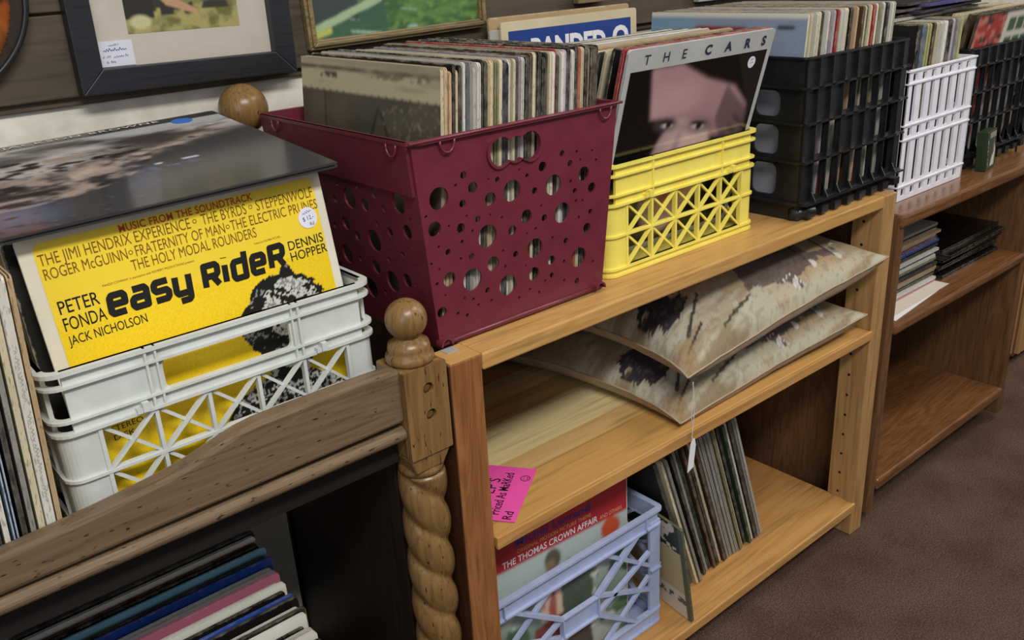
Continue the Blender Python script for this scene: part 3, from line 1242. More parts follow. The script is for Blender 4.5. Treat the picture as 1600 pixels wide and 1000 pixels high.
holed(mb, [[(-MW / 2, 0.0), (MW / 2, 0.0), (MW / 2, ZT), (-MW / 2, ZT)]] + [circ(x, z, r_) for x, z, r_ in front_h if r_ > 0.004], 0.003, T(0, MD / 2 - 0.0015, 0) @ XZ)
taper(mb).build('back_panel', M['maroon'], mar)
mb = MB()
ring(mb, MW, MD, 0.010, MH - 0.004, MH, 0.003, 0.0045)
mb.tube([(x, y, MH - 0.001) for x, y in [(-MW / 2 - 0.004, -MD / 2 - 0.004), (MW / 2 + 0.004, -MD / 2 - 0.004)]], 0.0018)
# hanging loops under the rim
for x in (-0.108, 0.128):
    mb.tube([(x + 0.0095 * math.cos(a * D), -MD / 2 - 0.0035, MH - 0.004 + 0.013 * math.sin(a * D)) for a in range(180, 361, 15)], 0.0013)
for y in (-0.14, 0.12):
    mb.tube([(-MW / 2 - 0.0055, y + 0.0095 * math.cos(a * D), MH - 0.004 + 0.013 * math.sin(a * D)) for a in range(180, 361, 15)], 0.0013)
mb.build('rim', M['maroon'], mar)
mb = MB()
mb.box(-MW / 2 + 0.002, MW / 2 - 0.002, -MD / 2 + 0.002, MD / 2 - 0.002, 0.0008, 0.004)
mb.tube([(-MW / 2, -MD / 2, 0.0045), (MW / 2, -MD / 2, 0.0045)], 0.0032)
taper(mb).build('base', M['maroon'], mar)
for x in (-0.125, 0.122):
    mb = MB()
    pts = [(x + 0.0085 * math.cos(a * D), 0.0095 * math.sin(a * D) + 0.004) for a in range(0, 181, 15)]
    mb.strip([(p[0], p[1]) for p in pts], [((p[0] - x) / 0.0085, (p[1] - 0.004) / 0.0095) for p in pts], 0.0022, 0.0, 0.012, False, 0, T(0, -MD / 2 + 0.014, 0) @ RX(90))
    mb.build('stacking_foot', M['maroon'], mar)

# ------------------------------------------------ black crate


def black_crate(label, W, Dp, H, loc, rot=0, plate=True):
    c = empty('record_crate', label, 'crate', loc, (0, 0, rot * D))
    mt = M['black']
    th = 0.004
    levels = [0.028, 0.092, 0.150, 0.203]
    for face in range(4):
        Wd = W if face % 2 == 0 else Dp
        off = (Dp if face % 2 == 0 else W) / 2
        M_ = RZ(face * 90) @ T(0, -off, 0)
        mb = MB()
        x1 = Wd / 2
        polys = [[(-x1, 0.014), (x1, 0.014), (x1, H), (-x1, H)]]
        if face % 2 == 0:
            nc = 7
            xl = -x1 + 0.026
            cw = (Wd - 0.052) / nc
            for k in range(nc):
                for i in range(3):
                    if plate and i == 1 and k in (2, 3, 4):
                        continue
                    if i == 2 and k in ((0, 1) if plate else (3, 4)):
                        continue
                    polys.append(rrect(xl + k * cw + cw * 0.14, xl + (k + 1) * cw - cw * 0.14, levels[i] + 0.006, levels[i + 1] - 0.005, 0.002, 2))
            fins = [xl + k * cw for k in range(nc + 1)]
        else:
            # end with pairs of rounded windows
            for xa, xb in ((0.03, 0.075), (0.082, 0.127), (-0.075, -0.03), (-0.127, -0.082)):
                for za, zb_ in ((0.100, 0.145), (0.158, 0.197), (0.036, 0.086)):
                    polys.append(rrect(xa, xb, za, zb_, 0.012, 4))
            fins = []
        holed(mb, polys, th, M_ @ T(0, th / 2, 0) @ XZ)
        for z in levels:
            mb.box(-x1, x1, -0.008, 0.0005, z - 0.0015, z + 0.0015, 0, M_)
        for x in fins:
            for i in range(3):
                mb.box(x - 0.0012, x + 0.0012, -0.005, 0.001, levels[i], levels[i + 1], 0, M_)
            # flared gusset above the bottom ledge
            mb.prism([(-0.013, 0.0285), (0.0, 0.0285), (0.0, 0.052)], 'x', x - 0.0012, x + 0.0012, 0, M_)
            mb.box(x - 0.0012, x + 0.0012, -0.006, 0.0005, 0.203, H - 0.002, 0, M_)
            for z in levels[1:]:
                mb.prism([(-0.0115, z + 0.002), (-0.007, z - 0.002), (0, z - 0.002), (0, z + 0.002)], 'x', x - 0.004, x + 0.004, 0, M_)
        if face % 2 == 0:
            mb.box(-x1, x1, -0.014, 0.0005, 0.0255, 0.0285, 0, M_)
            k = 0
            x = -x1 + 0.012
            while x < x1 - 0.02:
                mb.box(x, x + 0.019, -0.011, 0.0005, 0.004, 0.016, 0, M_)
                x += 0.038
        mb.build({0: 'front_panel', 1: 'side_panel', 2: 'back_panel', 3: 'side_panel'}[face], mt, c)
    mb = MB()
    ring(mb, W, Dp, 0.008, H - 0.003, H, 0.003, 0.003)
    mb.build('rim', mt, c)
    mb = MB()
    mb.box(-W / 2 + 0.005, W / 2 - 0.005, -Dp / 2 + 0.005, Dp / 2 - 0.005, 0.0008, 0.005)
    ring(mb, W - 0.001, Dp - 0.001, 0.004, 0.0008, 0.0145, 0.003)
    mb.build('base', mt, c)
    mb = MB()
    mb.tube([(-W / 2 - 0.004, -Dp / 2 + 0.012, 0.012), (-W / 2 + 0.03, -Dp / 2 - 0.009, 0.012)], 0.0085, 14)
    mb.build('stacking_lug', mt, c)
    return c


black_crate('black plastic crate of LPs between the yellow crate and the white crate', 0.302, 0.340, 0.247, (0.802, 0.1965, 0.0006), 0.6)
black_crate('black grid crate at the right end with a green box leaning by it', 0.318, 0.315, 0.238, (1.463, 0.2345, -0.0462), 0, False)

# ------------------------------------------------ white slatted crate on the oak unit
WC = (1.130, 0.209, -0.0462)
wc = empty('record_crate', 'clean white plastic slatted crate on the oak unit, holding a few LPs', 'crate', WC)
WW, WD, WH = 0.258, 0.326, 0.234
ROWS = [(0.008, 0.022), (0.032, 0.108), (0.118, 0.133), (0.143, 0.207), (0.214, 0.227)]
for face in range(4):
    Wd = WW if face % 2 == 0 else WD
    off = (WD if face % 2 == 0 else WW) / 2
    M_ = RZ(face * 90) @ T(0, -off, 0)
    mb = MB()
    polys = [[(-Wd / 2, 0), (Wd / 2, 0), (Wd / 2, WH), (-Wd / 2, WH)]]
    nc = 7
    cw = (Wd - 0.024) / nc
    for k in range(nc):
        for a, b in ROWS:
            x = -Wd / 2 + 0.014 + k * cw
            polys.append(rrect(x + cw * 0.10, x + cw * 0.56, a, b, 0.0015, 2))
    holed(mb, polys, 0.0045, M_ @ T(0, 0.00225, 0) @ XZ)
    for z in (0.027, 0.1125, 0.138, 0.2105, 0.232):
        mb.box(-Wd / 2, Wd / 2, -0.002, 0.0005, z - 0.0014, z + 0.0014, 0, M_)
    mb.build({0: 'front_panel', 1: 'side_panel', 2: 'back_panel', 3: 'side_panel'}[face], M['white2'], wc)
mb = MB()
mb.box(-WW / 2 + 0.012, WW / 2 - 0.012, -WD / 2 + 0.012, WD / 2 - 0.012, 0.0008, 0.004)
mb.build('base', M['white2'], wc)

# ------------------------------------------------ lavender crate on the bottom shelf
LC = (0.181, 0.213, -0.6094)
lc = empty('milk_crate', 'lavender blue plastic crate with slanting struts on the bottom pine shelf', 'crate', LC)
LW, LD, LH = 0.350, 0.335, 0.218
mt = M['blue']
mb = MB()
ring(mb, LW, LD, 0.006, LH - 0.004, LH, 0.004, 0.006)
ring(mb, LW, LD, 0.006, LH - 0.030, LH - 0.027, 0.004, 0.005)
ring(mb, LW, LD, 0.006, 0.026, 0.029, 0.004, 0.006)
ring(mb, LW, LD, 0.006, 0.001, 0.004, 0.004, 0.005)
ring(mb, LW, LD, 0.006, LH - 0.0292, LH - 0.0008, 0.0036)
ring(mb, LW, LD, 0.006, 0.0016, 0.020, 0.0036)
mb.build('rim', mt, lc)
for sx in (-1, 1):
    for sy in (-1, 1):
        mb = MB()
        X1, Y1 = LW / 2 + 0.0012, LD / 2 + 0.0012
        for wx, wy in ((0.023, 0.0046), (0.0046, 0.023)):
            p0, p1 = sorted((sx * X1, sx * (X1 - wx)))
            q0, q1 = sorted((sy * Y1, sy * (Y1 - wy)))
            e = 0.0002 if wx > wy else 0.0
            mb.box(p0 + e, p1 - e, q0 + e, q1 - e, 0.0035 + e, LH - 0.022 - e)
        mb.build('corner_post', mt, lc)
for face in range(4):
    Wd = LW if face % 2 == 0 else LD
    off = (LD if face % 2 == 0 else LW) / 2
    M_ = RZ(face * 90) @ T(0, -off, 0)
    mb = MB()
    xe = Wd / 2 - 0.022
    zt, zb_ = LH - 0.029, 0.028
    zm = (zt + zb_) / 2
    B = 0.0055
    # central plate
    mb.box(-0.036, 0.036, 0.0, 0.004, zm - 0.017, zm + 0.017, 0, M_)
    for z in (zm - 0.017, zm + 0.017):
        mb.box(-0.036, 0.036, -0.005, 0.004, z - 0.0014, z + 0.0014, 0, M_)
    for x in (-0.036, 0.036):
        mb.box(x - 0.0014, x + 0.0014, -0.005, 0.004, zm - 0.017, zm + 0.017, 0, M_)
    for s_ in (-1, 1):
        mb.bar((s_ * 0.036, 0, zm + 0.017), (s_ * xe * 0.80, 0, zt), B, 0.009, (0, -1, 0), 0, M_)
        mb.bar((s_ * 0.036, 0, zm - 0.017), (s_ * xe * 0.80, 0, zb_), B, 0.009, (0, -1, 0), 0, M_)
        mb.bar((s_ * 0.036, 0.001, zm - 0.017), (s_ * xe, 0.001, zt - 0.045), B, 0.007, (0, -1, 0), 0, M_)
        mb.bar((s_ * 0.036, 0.001, zm + 0.017), (s_ * xe, 0.001, zb_ + 0.045), B, 0.007, (0, -1, 0), 0, M_)
        mb.bar((s_ * xe * 0.36, 0.0015, zt), (s_ * xe, 0.0015, zm + 0.01), B, 0.006, (0, -1, 0), 0, M_)
        mb.bar((s_ * xe * 0.36, 0.0015, zb_), (s_ * xe, 0.0015, zm - 0.01), B, 0.006, (0, -1, 0), 0, M_)
        mb.box(s_ * xe * 0.93 - 0.0012, s_ * xe * 0.93 + 0.0012, -0.005, 0.0, zt, LH - 0.002, 0, M_)
    for z in (zm, ):
        for s_ in (-1, 1):
            a, b = sorted((s_ * xe, s_ * Wd / 2))
            mb.box(a, b, -0.006, 0.0005, z - 0.0015, z + 0.0015, 0, M_)
    mb.build({0: 'front_panel', 1: 'side_panel', 2: 'back_panel', 3: 'side_panel'}[face], mt, lc)
mb = MB()
mb.box(-LW / 2 + 0.005, LW / 2 - 0.005, -LD / 2 + 0.005, LD / 2 - 0.005, 0.0012, 0.005)
mb.build('base', mt, lc)

# ================================================================= LPs
def run(colors, group, place, what, start, where, th=(3, 4, 5), new=False, adj=None):
    """a row of sleeves; place(i, n) -> matrix"""
    n = len(colors)
    out = []
    for i, c in enumerate(colors):
        t_ = RND.choice(th)
        k = RND.choice((0, 0, 1, 2))
        a = (adj[i] + ' ') if adj and adj[i] else ''
        lab = '%s%s %s, %s %s %s' % (a, c, what, ordinal(i + 1), start, where)
        out.append(record(c, place(i, n), lab, group, t_, k, new))
    return out


J = lambda a: RND.uniform(-a, a)

# ---- maroon crate
MC = ['cream', 'tan', 'peach', 'black', 'cream', 'black', 'white', 'slate blue', 'grey', 'pale grey', 'white', 'black', 'charcoal', 'tan', 'cream', 'olive', 'cream', 'navy', 'black',
      'white', 'cream', 'charcoal', 'mauve', 'white', 'black', 'brown', 'cream', 'charcoal', 'black', 'black', 'charcoal', 'cream', 'white', 'black', 'charcoal', 'white', 'lavender',
      'black', 'lavender', 'white', 'black', 'orange red', 'cream', 'black', 'tan', 'charcoal', 'brown', 'black']
nM = len(MC)


def pl_m(i, n):
    x = -0.0135 + 0.236 * i / (n - 1)
    return m_side(x, 0.0512 + J(0.002), 0.006, 5.2 - 0.9 * i / n, 0) @ Matrix.Scale(RND.choice((1, 1, 0.995, 0.985, 1.008)), 4)


recs = run(MC, 'LPs packed in the maroon crate', pl_m, 'LP sleeve', 'from the left', 'in the maroon crate', (3, 4, 4))
r0 = recs[0]
r0.data = SL[(4, 0)]
r0['label'] = 'old LP with cream top and jagged dark lower cover, leftmost in the maroon crate'
a = Art(LPS, LPS, 170, 170, '#c6ba98')
nz = fbm(a.U * 5, a.V * 60, 4, 3)
a.put(np.clip((nz - 0.5) * 3, 0, 0.6) * (a.V > 0.9), '#a0937a')
a.put((a.V > 0.955) * (a.V < 0.972) * np.clip(1.15 - 0.5 * a.U + (fbm(a.U * 20, a.V * 20, 2, 8) - 0.5), 0, 1), '#6b6050')
a.put((a.V > 0.978) * 0.5, '#8d8577')
a.put((np.abs(a.V - 0.937) < 0.012) * (a.U > 0.16) * (a.U < 0.30) * (fbm(a.U * 60, a.V * 90, 2, 8) > 0.52), '#5d5344')
a.put((np.abs(a.V - 0.945) < 0.008) * (a.U > 0.55) * (a.U < 0.95) * (fbm(a.U * 40, a.V * 120, 2, 18) > 0.5), '#857a66')
edge = 0.872 + 0.010 * (np.abs((a.U * 19) % 1 - 0.5) < 0.10)
a.put(a.V < edge, '#524d41')
a.put((a.V < edge) * np.clip((fbm(a.U * 9, a.V * 9, 4, 5) - 0.45) * 2, 0, 0.5), '#6a6450')
a.put((a.V < edge) * (np.abs(a.U - 0.19) < 0.006), '#3a362e')
a.put((a.V < 0.83) * (np.abs(np.abs(a.U - 0.60) - (0.84 - a.V) * 0.5) < 0.01), '#3d392f')
a.put((a.V < 0.86) * (a.U > 0.6) * (fbm(a.U * 90, a.V * 90, 2, 11) > 0.74), '#98907a')
a.blur(1)
a.build('cover_art', r0, FACE_SIDE(0.004))
# one taller red topped sleeve
recs[33].color = rgb('#a8332f')
recs[33]['label'] = 'red topped LP sleeve, thirty-fourth from the left in the maroon crate'

# ---- yellow crate: covers face the room, all tipped forwards
YC = ['red', 'black', 'cream', 'charcoal', 'white', 'tan', 'black', 'white', 'red', 'white', 'pale grey', 'lavender', 'white', 'charcoal', 'lavender', 'white', 'navy', 'red', 'black']


def pl_y(i, n):
    y = 0.126 + 0.230 * (i + 0.0) / (n - 1)
    return m_face((0.2775 + J(0.003)) if i else 0.2768, y - (0.007 if i == 0 else 0), 0.0058, -15.0 - 5.5 * i / n, 0) @ Matrix.Scale(1.005 if i == 0 else RND.choice((1, 0.99, 1.005)), 4)


recs = run(YC, 'LPs facing out in the yellow crate', pl_y, 'LP sleeve', 'behind the black front cover', 'in the yellow crate', (3, 4, 5))
recs[0].data = SL[(5, 2)]

TH = 0.004
cars = record('pale grey', m_face(0.2795, 0.1125, 0.0058, -15.0), 'LP with silver top band reading THE CARS, in front of the yellow crate row', 'LPs facing out in the yellow crate', 4, 2, True)
cars.color = rgb('#b9bcbd')
a = Art(0.282, 0.262, 200, 190, '#0e0e10')
sk = hexa('#b48b90')
U, V = a.U, a.V
arm = a.poly([(0.145, 1.0), (0.36, 0.995), (0.56, 0.90), (0.80, 0.83), (0.95, 0.70), (0.93, 0.52), (0.70, 0.56), (0.60, 0.66), (0.38, 0.715), (0.20, 0.735)])
tone = 0.75 + 0.5 * fbm(U * 4, V * 4, 3, 2)
a.put(arm, '#ad878c')
a.put(arm * np.clip((fbm(U * 3, V * 5, 3, 4) - 0.4) * 2, 0, 0.6), '#c7a4a4')
a.put(arm * np.clip((0.72 + 0.1 * U - V) * 3, 0, 0.4), '#7c5f68')
hand = a.poly([(0.74, 0.84), (0.97, 0.66), (0.97, 0.45), (0.80, 0.50), (0.70, 0.66)])
a.put(hand * 0.8, '#5d4a4e')
for q in range(4):
    a.put(a.ell(0.90 - 0.03 * q, 0.62 - 0.05 * q, 0.06, 0.008, -38, 0.4) * hand, '#2a2126')
face = a.ell(0.47, 0.40, 0.23, 0.36, -8, 0.05) * (1 - arm)
a.put(face, '#c4a6a6')
a.put(face * np.clip((0.42 - U) * 4, 0, 0.55), '#8b7684')
a.put(face * a.ell(0.55, 0.44, 0.12, 0.16, 0, 0.7) * 0.5, '#d8bcb6')
a.put(face * a.ell(0.425, 0.52, 0.022, 0.13, -12, 0.6) * 0.6, '#75647a')
a.blur(6)
for ex, ey, k in ((0.335, 0.685, 1.0), (0.575, 0.640, 1.15)):
    a.put(a.ell(ex, ey, 0.085 * k, 0.035 * k, -10, 0.5) * 0.75, '#5c4a58')
    a.put(a.ell(ex, ey - 0.004, 0.042 * k, 0.013 * k, -10, 0.3), '#b9a9ac')
    a.put(a.ell(ex - 0.012, ey, 0.010, 0.008, 0, 0.4), '#efe9ea')
    a.put(a.ell(ex + 0.008, ey, 0.021 * k, 0.019 * k, 0, 0.25), '#1f171c')
    a.put(a.ell(ex, ey + 0.016 * k, 0.055 * k, 0.010, -10, 0.4), '#2a1f27')
a.put(a.ell(0.71, 0.59, 0.03, 0.10, 30, 0.6) * 0.6 * face, '#5e474f')
a.put(face * a.ell(0.455, 0.365, 0.065, 0.018, -4, 0.5) * 0.75, '#7a5660')
a.put(face * a.ell(0.46, 0.25, 0.085, 0.035, 0, 0.4), '#a0565c')
a.put(a.poly([(0.76, 1.0), (1.0, 1.0), (1.0, 0.62), (0.93, 0.74)]) * 0.5, '#2c2827')
a.blur(2)
a.build('cover_art', cars, FACE(TH) @ T(0.009, 0.010, 0), 'print_gloss', 0.0003)
thin = [('T', 0.030), ('H', 0.066), ('E', 0.103)]
fat = [('C', 0.148), ('A', 0.190), ('R', 0.234), ('S', 0.272)]
for c, u_ in thin + fat:
    hv = (c, u_) in fat
    tm = text_mb([(c, u_, 0.2795, 0.0128, 1.15 if hv else 1.1, 0.04 if hv else 0.006, 1, 0)])
    flat_part(tm, 'letter', M['ink_navy'], cars, FACE(TH))



def price_dot(parent, M_, u, v, r_, lines, col='sticker'):
    mb = MB()
    mb.prism(circ(u, v, r_, 28), 'z', 0.0006, 0.0010)
    st = flat_part(mb, 'price_sticker', M[col], parent, M_)
    st['label'] = 'round price sticker'
    sm = MB()
    scribble(sm, u - 0.5 * r_, v + 0.28 * r_, 1.0 * r_, 0.35 * r_, 0.0004, int(u * 9000), 8, 0.0012, 12)
    if not lines:
        scribble(sm, u - 0.5 * r_, v - 0.25 * r_, 1.0 * r_, 0.35 * r_, 0.0004, int(u * 7000), 7, 0.0012, 8)
    flat_part(sm, 'pen_marks', M['ink_blue'], st, M_)
    if lines:
        tm_ = text_mb(lines, None, 0.0012)
        flat_part(tm_, 'handwriting', M['ink_blue'], st, M_)


price_dot(cars, FACE(TH), 0.2600, 0.2570, 0.0082, [])

# ---- tall cards standing behind the crates
g = 'tall sleeves leaning on the planks behind the crates'
for nm, x, y, c, lab, sc in (('a', 0.369, 0.4065, 'tan', 'tan card sleeve, rearmost against the planks behind the yellow crate', 1.06),
                             ('b', 0.383, 0.3945, 'cream', 'cream sleeve with blue panel lettered in white, behind the yellow crate', 1.035)):
    o = record(c, m_face(x, y, 0.0025, 1.0) @ Matrix.Scale(sc, 4), lab, g, 4, 2)
    if nm == 'b':
        mb = MB()
        mb.prism([(0.014, 0.05), (0.285, 0.05), (0.285, 0.286), (0.014, 0.286)], 'z', 0.0002, 0.0006)
        bp_ = flat_part(mb, 'blue_panel', M['dot_blue'], o, FACE(0.004))
        M['banner_blue'] = plain('banner_blue', '#27418a', 0.5, 0.3)
        bp_.data.materials[0] = M['banner_blue']
        tm = text_mb([('BANDED', 0.058, 0.241, 0.031, ('w', 0.166), 0.05, 1.0, 0), ('O', 0.240, 0.244, 0.031, 1.1, 0.05, 1, 0)], None, 0.0009)
        flat_part(tm, 'lettering', M['paper'], o, FACE(0.004))
o = record('pale grey', m_face(0.3655, 0.4005, 0.0025, 1.0), 'grey sleeve with dark edge between the tan card and the crates', g, 4, 2)

# ---- black crate
BC = ['sky blue', 'cream', 'black', 'white', 'pale grey', 'cream', 'charcoal', 'white', 'mauve', 'lavender', 'red', 'white', 'pale grey', 'white', 'cream', 'black', 'charcoal', 'peach', 'grey', 'brown',
      'cream', 'dark green', 'cream', 'red', 'red', 'white', 'olive', 'grey', 'white', 'charcoal', 'white', 'pale grey']


def pl_b(i, n):
    x = 0.6685 + 0.2565 * i / (n - 1)
    return m_side(x, 0.0560 + J(0.004), 0.0065 , 5.0 - 1.2 * i / n, 1.0)


recs = run(BC, 'LPs packed in the black crate beside the yellow one', pl_b, 'LP sleeve', 'from the left', 'in the nearer black crate', (4, 5, 5))
r0 = recs[0]
r0.data = SL[(4, 0)]
r0.color = rgb('#d9d4c2')
r0['label'] = 'LP with pale blue and dark red cover, leftmost in the nearer black crate'
a = Art(LPS, LPS, 110, 110, '#8b98ad')
a.put((a.V < 0.62), '#8c9199')
a.put((a.U < 0.30) * (a.V > 0.6), '#7f9fb3')
a.put(a.ell(0.48, 0.80, 0.24, 0.17, 0, 0.03) * (a.V < 0.93), '#8c1f2c')
a.put(a.ell(0.48, 0.80, 0.24, 0.17, 0, 0.03) * (fbm(a.U * 40, a.V * 40, 2, 4) > 0.62) * (a.V < 0.90), '#c9a08c')
a.put(a.rect(0.83, 0.93, 0.925, 0.945), '#1d1d22')
a.put((a.V > 0.975), '#e0dacb')
a.blur(1)
a.build('cover_art', r0, FACE_SIDE(0.004))

# ---- white crate
WCc = ['black', 'slate blue', 'yellow green', 'brown', 'cream', 'pale grey', 'white', 'charcoal', 'black', 'lavender', 'grey', 'olive', 'yellow green']


WTH = [1.0, 2.0, 2.2, 1.0, 1.2, 1.8, 1.6, 1.4, 1.4, 1.0, 1.0, 1.0, 1.2]


def pl_w(i, n):
    x = 1.035 + sum(WTH[:i]) * 0.0068 + WTH[i] * 0.0035 + 0.0048 * i
    return m_side(x, 0.064 + J(0.004), -0.041, 4.2 - 1.0 * i / n, 0) @ Matrix.Diagonal((WTH[i], 1, 1, 1))


recs = run(WCc, 'LPs in the white slatted crate', pl_w, 'LP sleeve', 'from the left', 'in the white crate', (7,))
tm = MB()
tm.prism([(0.276, 0.252), (0.296, 0.252), (0.296, 0.268), (0.276, 0.268)], 'z', 0.0003, 0.0006)
flat_part(tm, 'black_label', M['ink'], recs[6], FACE_SIDE(0.007))

# ---- rear black crate
B2 = ['brown', 'cream', 'cream', 'tan', 'cream', 'white', 'olive', 'cream', 'black', 'cream', 'tan', 'charcoal', 'white', 'cream', 'navy', 'tan']


def pl_b2(i, n):
    y = 0.140 + 0.215 * i / (n - 1)
    return m_face(1.312 + J(0.002), y, -0.0405, -9.0 + 4.0 * i / n, 0)


recs = run(B2, 'LPs in the right-hand black crate', pl_b2, 'LP sleeve', 'from the front', 'in the right-hand black crate', (4, 5, 7))
o = record('charcoal', m_face(1.3115, 0.1275, -0.0405, -10.0), 'LP with red and green windowed cover, front of the right-hand black crate', 'LPs in the right-hand black crate', 5, 2)
a = Art(LPS, LPS, 100, 100, '#d8d3c6')
a.put((a.U < 0.43) , '#a8352c')
a.put((a.U < 0.43) * (fbm(a.U * 22, a.V * 22, 3, 9) > 0.55), '#c8776a')
a.put((a.U < 0.43) * (fbm(a.U * 18, a.V * 18, 3, 19) > 0.62), '#4c2a22')
for k in range(4):
    for q in range(3):
        a.put(a.rect(0.49 + k * 0.13, 0.595 + k * 0.13, 0.86 - q * 0.13, 0.945 - q * 0.13), '#3f5d33')
a.put((a.V > 0.985) , '#3a2d26')
a.blur(1)
a.build('cover_art', o, FACE(0.005))

# ---- LPs lying flat on top of the far rows
g = 'LPs lying flat over the white crate row'
z = 0.2602
for i, (c, x, y, yaw, lab) in enumerate((('pale grey', 1.07, 0.122, 2, 'pale grey LP lying flat on the records, bottom of the loose pile behind white crate'),
                                          ('black', 1.10, 0.132, -3, 'black LP lying flat, second from bottom of the loose pile behind white crate'),
                                          ('navy', 1.15, 0.112, 4, 'navy LP lying flat, third from bottom of the loose pile behind white crate'),
                                          ('charcoal', 1.09, 0.128, 2, 'charcoal LP lying flat, fourth from bottom of the loose pile behind white crate'),
                                          ('violet', 1.19, 0.118, -2, 'violet LP lying flat, second from top of the loose pile behind white crate'),
                                          ('black', 1.13, 0.130, 3, 'black LP lying flat on top of the loose pile behind white crate'))):
    record(c, T(x, y, z) @ RZ(yaw) @ RY(90) @ T(-0.002, 0, 0), lab, g, 4, 2, i == 2)
    z += 0.0047

# ---- ivory crate: the yellow soundtrack LP and the ones behind
IC = ['black', 'white', 'charcoal', 'tan', 'cream', 'black', 'grey', 'brown', 'white', 'black', 'cream', 'charcoal']


def pl_i(i, n):
    y = 0.085 + 0.20 * i / (n - 1)
    x = -0.4140 + J(0.002)
    if i in (2, 4):
        x = -0.4095
    return m_face(x, y, -0.0955, 8.0 - 2.0 * i / n, 0)


run(IC, 'LPs in the ivory crate', pl_i, 'LP sleeve', 'behind the yellow cover', 'in the ivory crate', (4, 5, 7))
easy = record('white', T(-0.3985, 0.0695, -0.0950) @ RX(-8) @ RY(-1.5) @ RZ(-90) @ Matrix.Diagonal((1, 0.98, 1.015, 1)), 'yellow film soundtrack LP lettered easy rider, front of the ivory crate', 'LPs in the ivory crate', 4, 2, False)
easy.color = rgb('#e2dccb')
FE = FACE(TH)
mb = MB()
mb.prism(rrect(0.0125, 0.2905, 0.010, 0.2935, 0.008, 5), 'z', 0.0001, 0.0004)
pan = flat_part(mb, 'yellow_panel', M['yellow_print'], easy, FE)
BR = [('THE JIMI HENDRIX EXPERIENCE', 0.0147, 0.2735, 0.0108, ('w', 0.139), 0, 1, 0), ('THE BYRDS', 0.1655, 0.2737, 0.0108, ('w', 0.047), 0, 1, 0),
      ('STEPPENWOLF', 0.2235, 0.2740, 0.0108, ('w', 0.0645), 0, 1, 0), ('ROGER McGUINN', 0.0156, 0.2610, 0.0104, ('w', 0.0735), 0, 1, 0),
      ('FRATERNITY OF MAN', 0.097, 0.2612, 0.0104, ('w', 0.089), 0, 1, 0), ('THE ELECTRIC PRUNES', 0.1925, 0.2615, 0.0104, ('w', 0.098), 0, 1, 0),
      ('THE HOLY MODAL ROUNDERS', 0.0899, 0.2493, 0.0104, ('w', 0.127), 0, 1, 0),
      ('PANDO COMPANY in association with RAYBERT PRODUCTIONS presents', 0.060, 0.2425, 0.0022, ('w', 0.088), 0, 1, 0), ('Released by COLUMBIA PICTURES', 0.212, 0.2425, 0.0020, ('w', 0.029), 0, 1, 0)]
tm = text_mb(BR)
for u, v in ((0.1585, 0.2790), (0.2175, 0.2792), (0.0925, 0.2660), (0.1895, 0.2662)):
    vs, fs = curve_mesh([circ(u, v, 0.0021, 16), circ(u, v, 0.0014, 16)], 0.0)
    tm.add([(p[0], p[1], 0.0006) for p in vs], fs)
flat_part(tm, 'band_names', M['ink_brown'], pan, FE)
tm = text_mb([('MUSIC FROM THE SOUNDTRACK', 0.088, 0.2855, 0.0072, ('w', 0.134), 0.02, 1.05, 0)])
flat_part(tm, 'red_heading', M['ink_red'], pan, FE)
for ls in ([('PETER', 0.0185, 0.2290, 0.0125, ('w', 0.0355), 0.004, 1, 0), ('FONDA', 0.0185, 0.2135, 0.0125, ('w', 0.0375), 0.004, 1, 0)], [('JACK NICHOLSON', 0.0180, 0.2005, 0.0088, ('w', 0.072), 0.004, 1, 0)],
           [('DENNIS', 0.2475, 0.2270, 0.0098, ('w', 0.041), 0.004, 1, 0), ('HOPPER', 0.2475, 0.2155, 0.0098, ('w', 0.043), 0.004, 1, 0)],
           [('STEREO', 0.0300, 0.1120, 0.0055, ('w', 0.030), 0, 1, 0), ('DISK', 0.0300, 0.1035, 0.0055, ('w', 0.020), 0, 1, 0)]):
    flat_part(text_mb(ls), 'printed_name' if ls[0][0] != 'STEREO' else 'small_print', M['ink'], pan, FE)

LE = {'e': (0.95, [[(.88, 0), (.12, 0), (0, .14), (0, .86), (.12, 1), (.76, 1), (.88, .86), (.88, .50), (.15, .50)]]),
      'a': (0.95, [[(.05, 1), (.76, 1), (.88, .86), (.88, 0), (.12, 0), (0, .14), (0, .40), (.12, .52), (.8, .52)]]),
      's': (0.95, [[(.88, 1), (.12, 1), (0, .86), (0, .64), (.12, .5), (.76, .5), (.88, .36), (.88, .14), (.76, 0), (.02, 0)]]),
      'y': (0.95, [[(0, 1), (0, .14), (.12, 0), (.8, 0)], [(.88, 1), (.88, -.30), (.76, -.42), (.2, -.42)]]),
      'R': (1.0, [[(0, 0), (0, 1.22), (.76, 1.22), (.9, 1.08), (.9, .72), (.76, .58), (.2, .58)], [(.52, .58), (.92, 0)]]),
      'i': (0.10, [[(0, 0), (0, 1)], [(0, 1.40), (0, 1.44)]]),
      'd': (0.95, [[(.88, 1.48), (.88, 0), (.12, 0), (0, .14), (0, .86), (.12, 1), (.8, 1)]])}
tm = MB()
XH = 0.0165
u = 0.0610
for ch in 'easy':
    w_, ps = LE[ch]
    stroke_mb(tm, ps, 0.0063, u, 0.2165, 0.0152, XH, 0.0007, 0.10)
    u += 0.0208
u = 0.1530
for ch, sx, adv in (('R', 0.0150, 0.0215), ('i', 0.0150, 0.0088), ('d', 0.0145, 0.0208), ('e', 0.0140, 0.0205), ('R', 0.0150, 0.02)):
    w_, ps = LE[ch]
    stroke_mb(tm, ps, 0.0063, u, 0.2150, sx, XH, 0.0007, 0.10)
    u += adv
flat_part(tm, 'title_lettering', M['ink'], pan, FE)
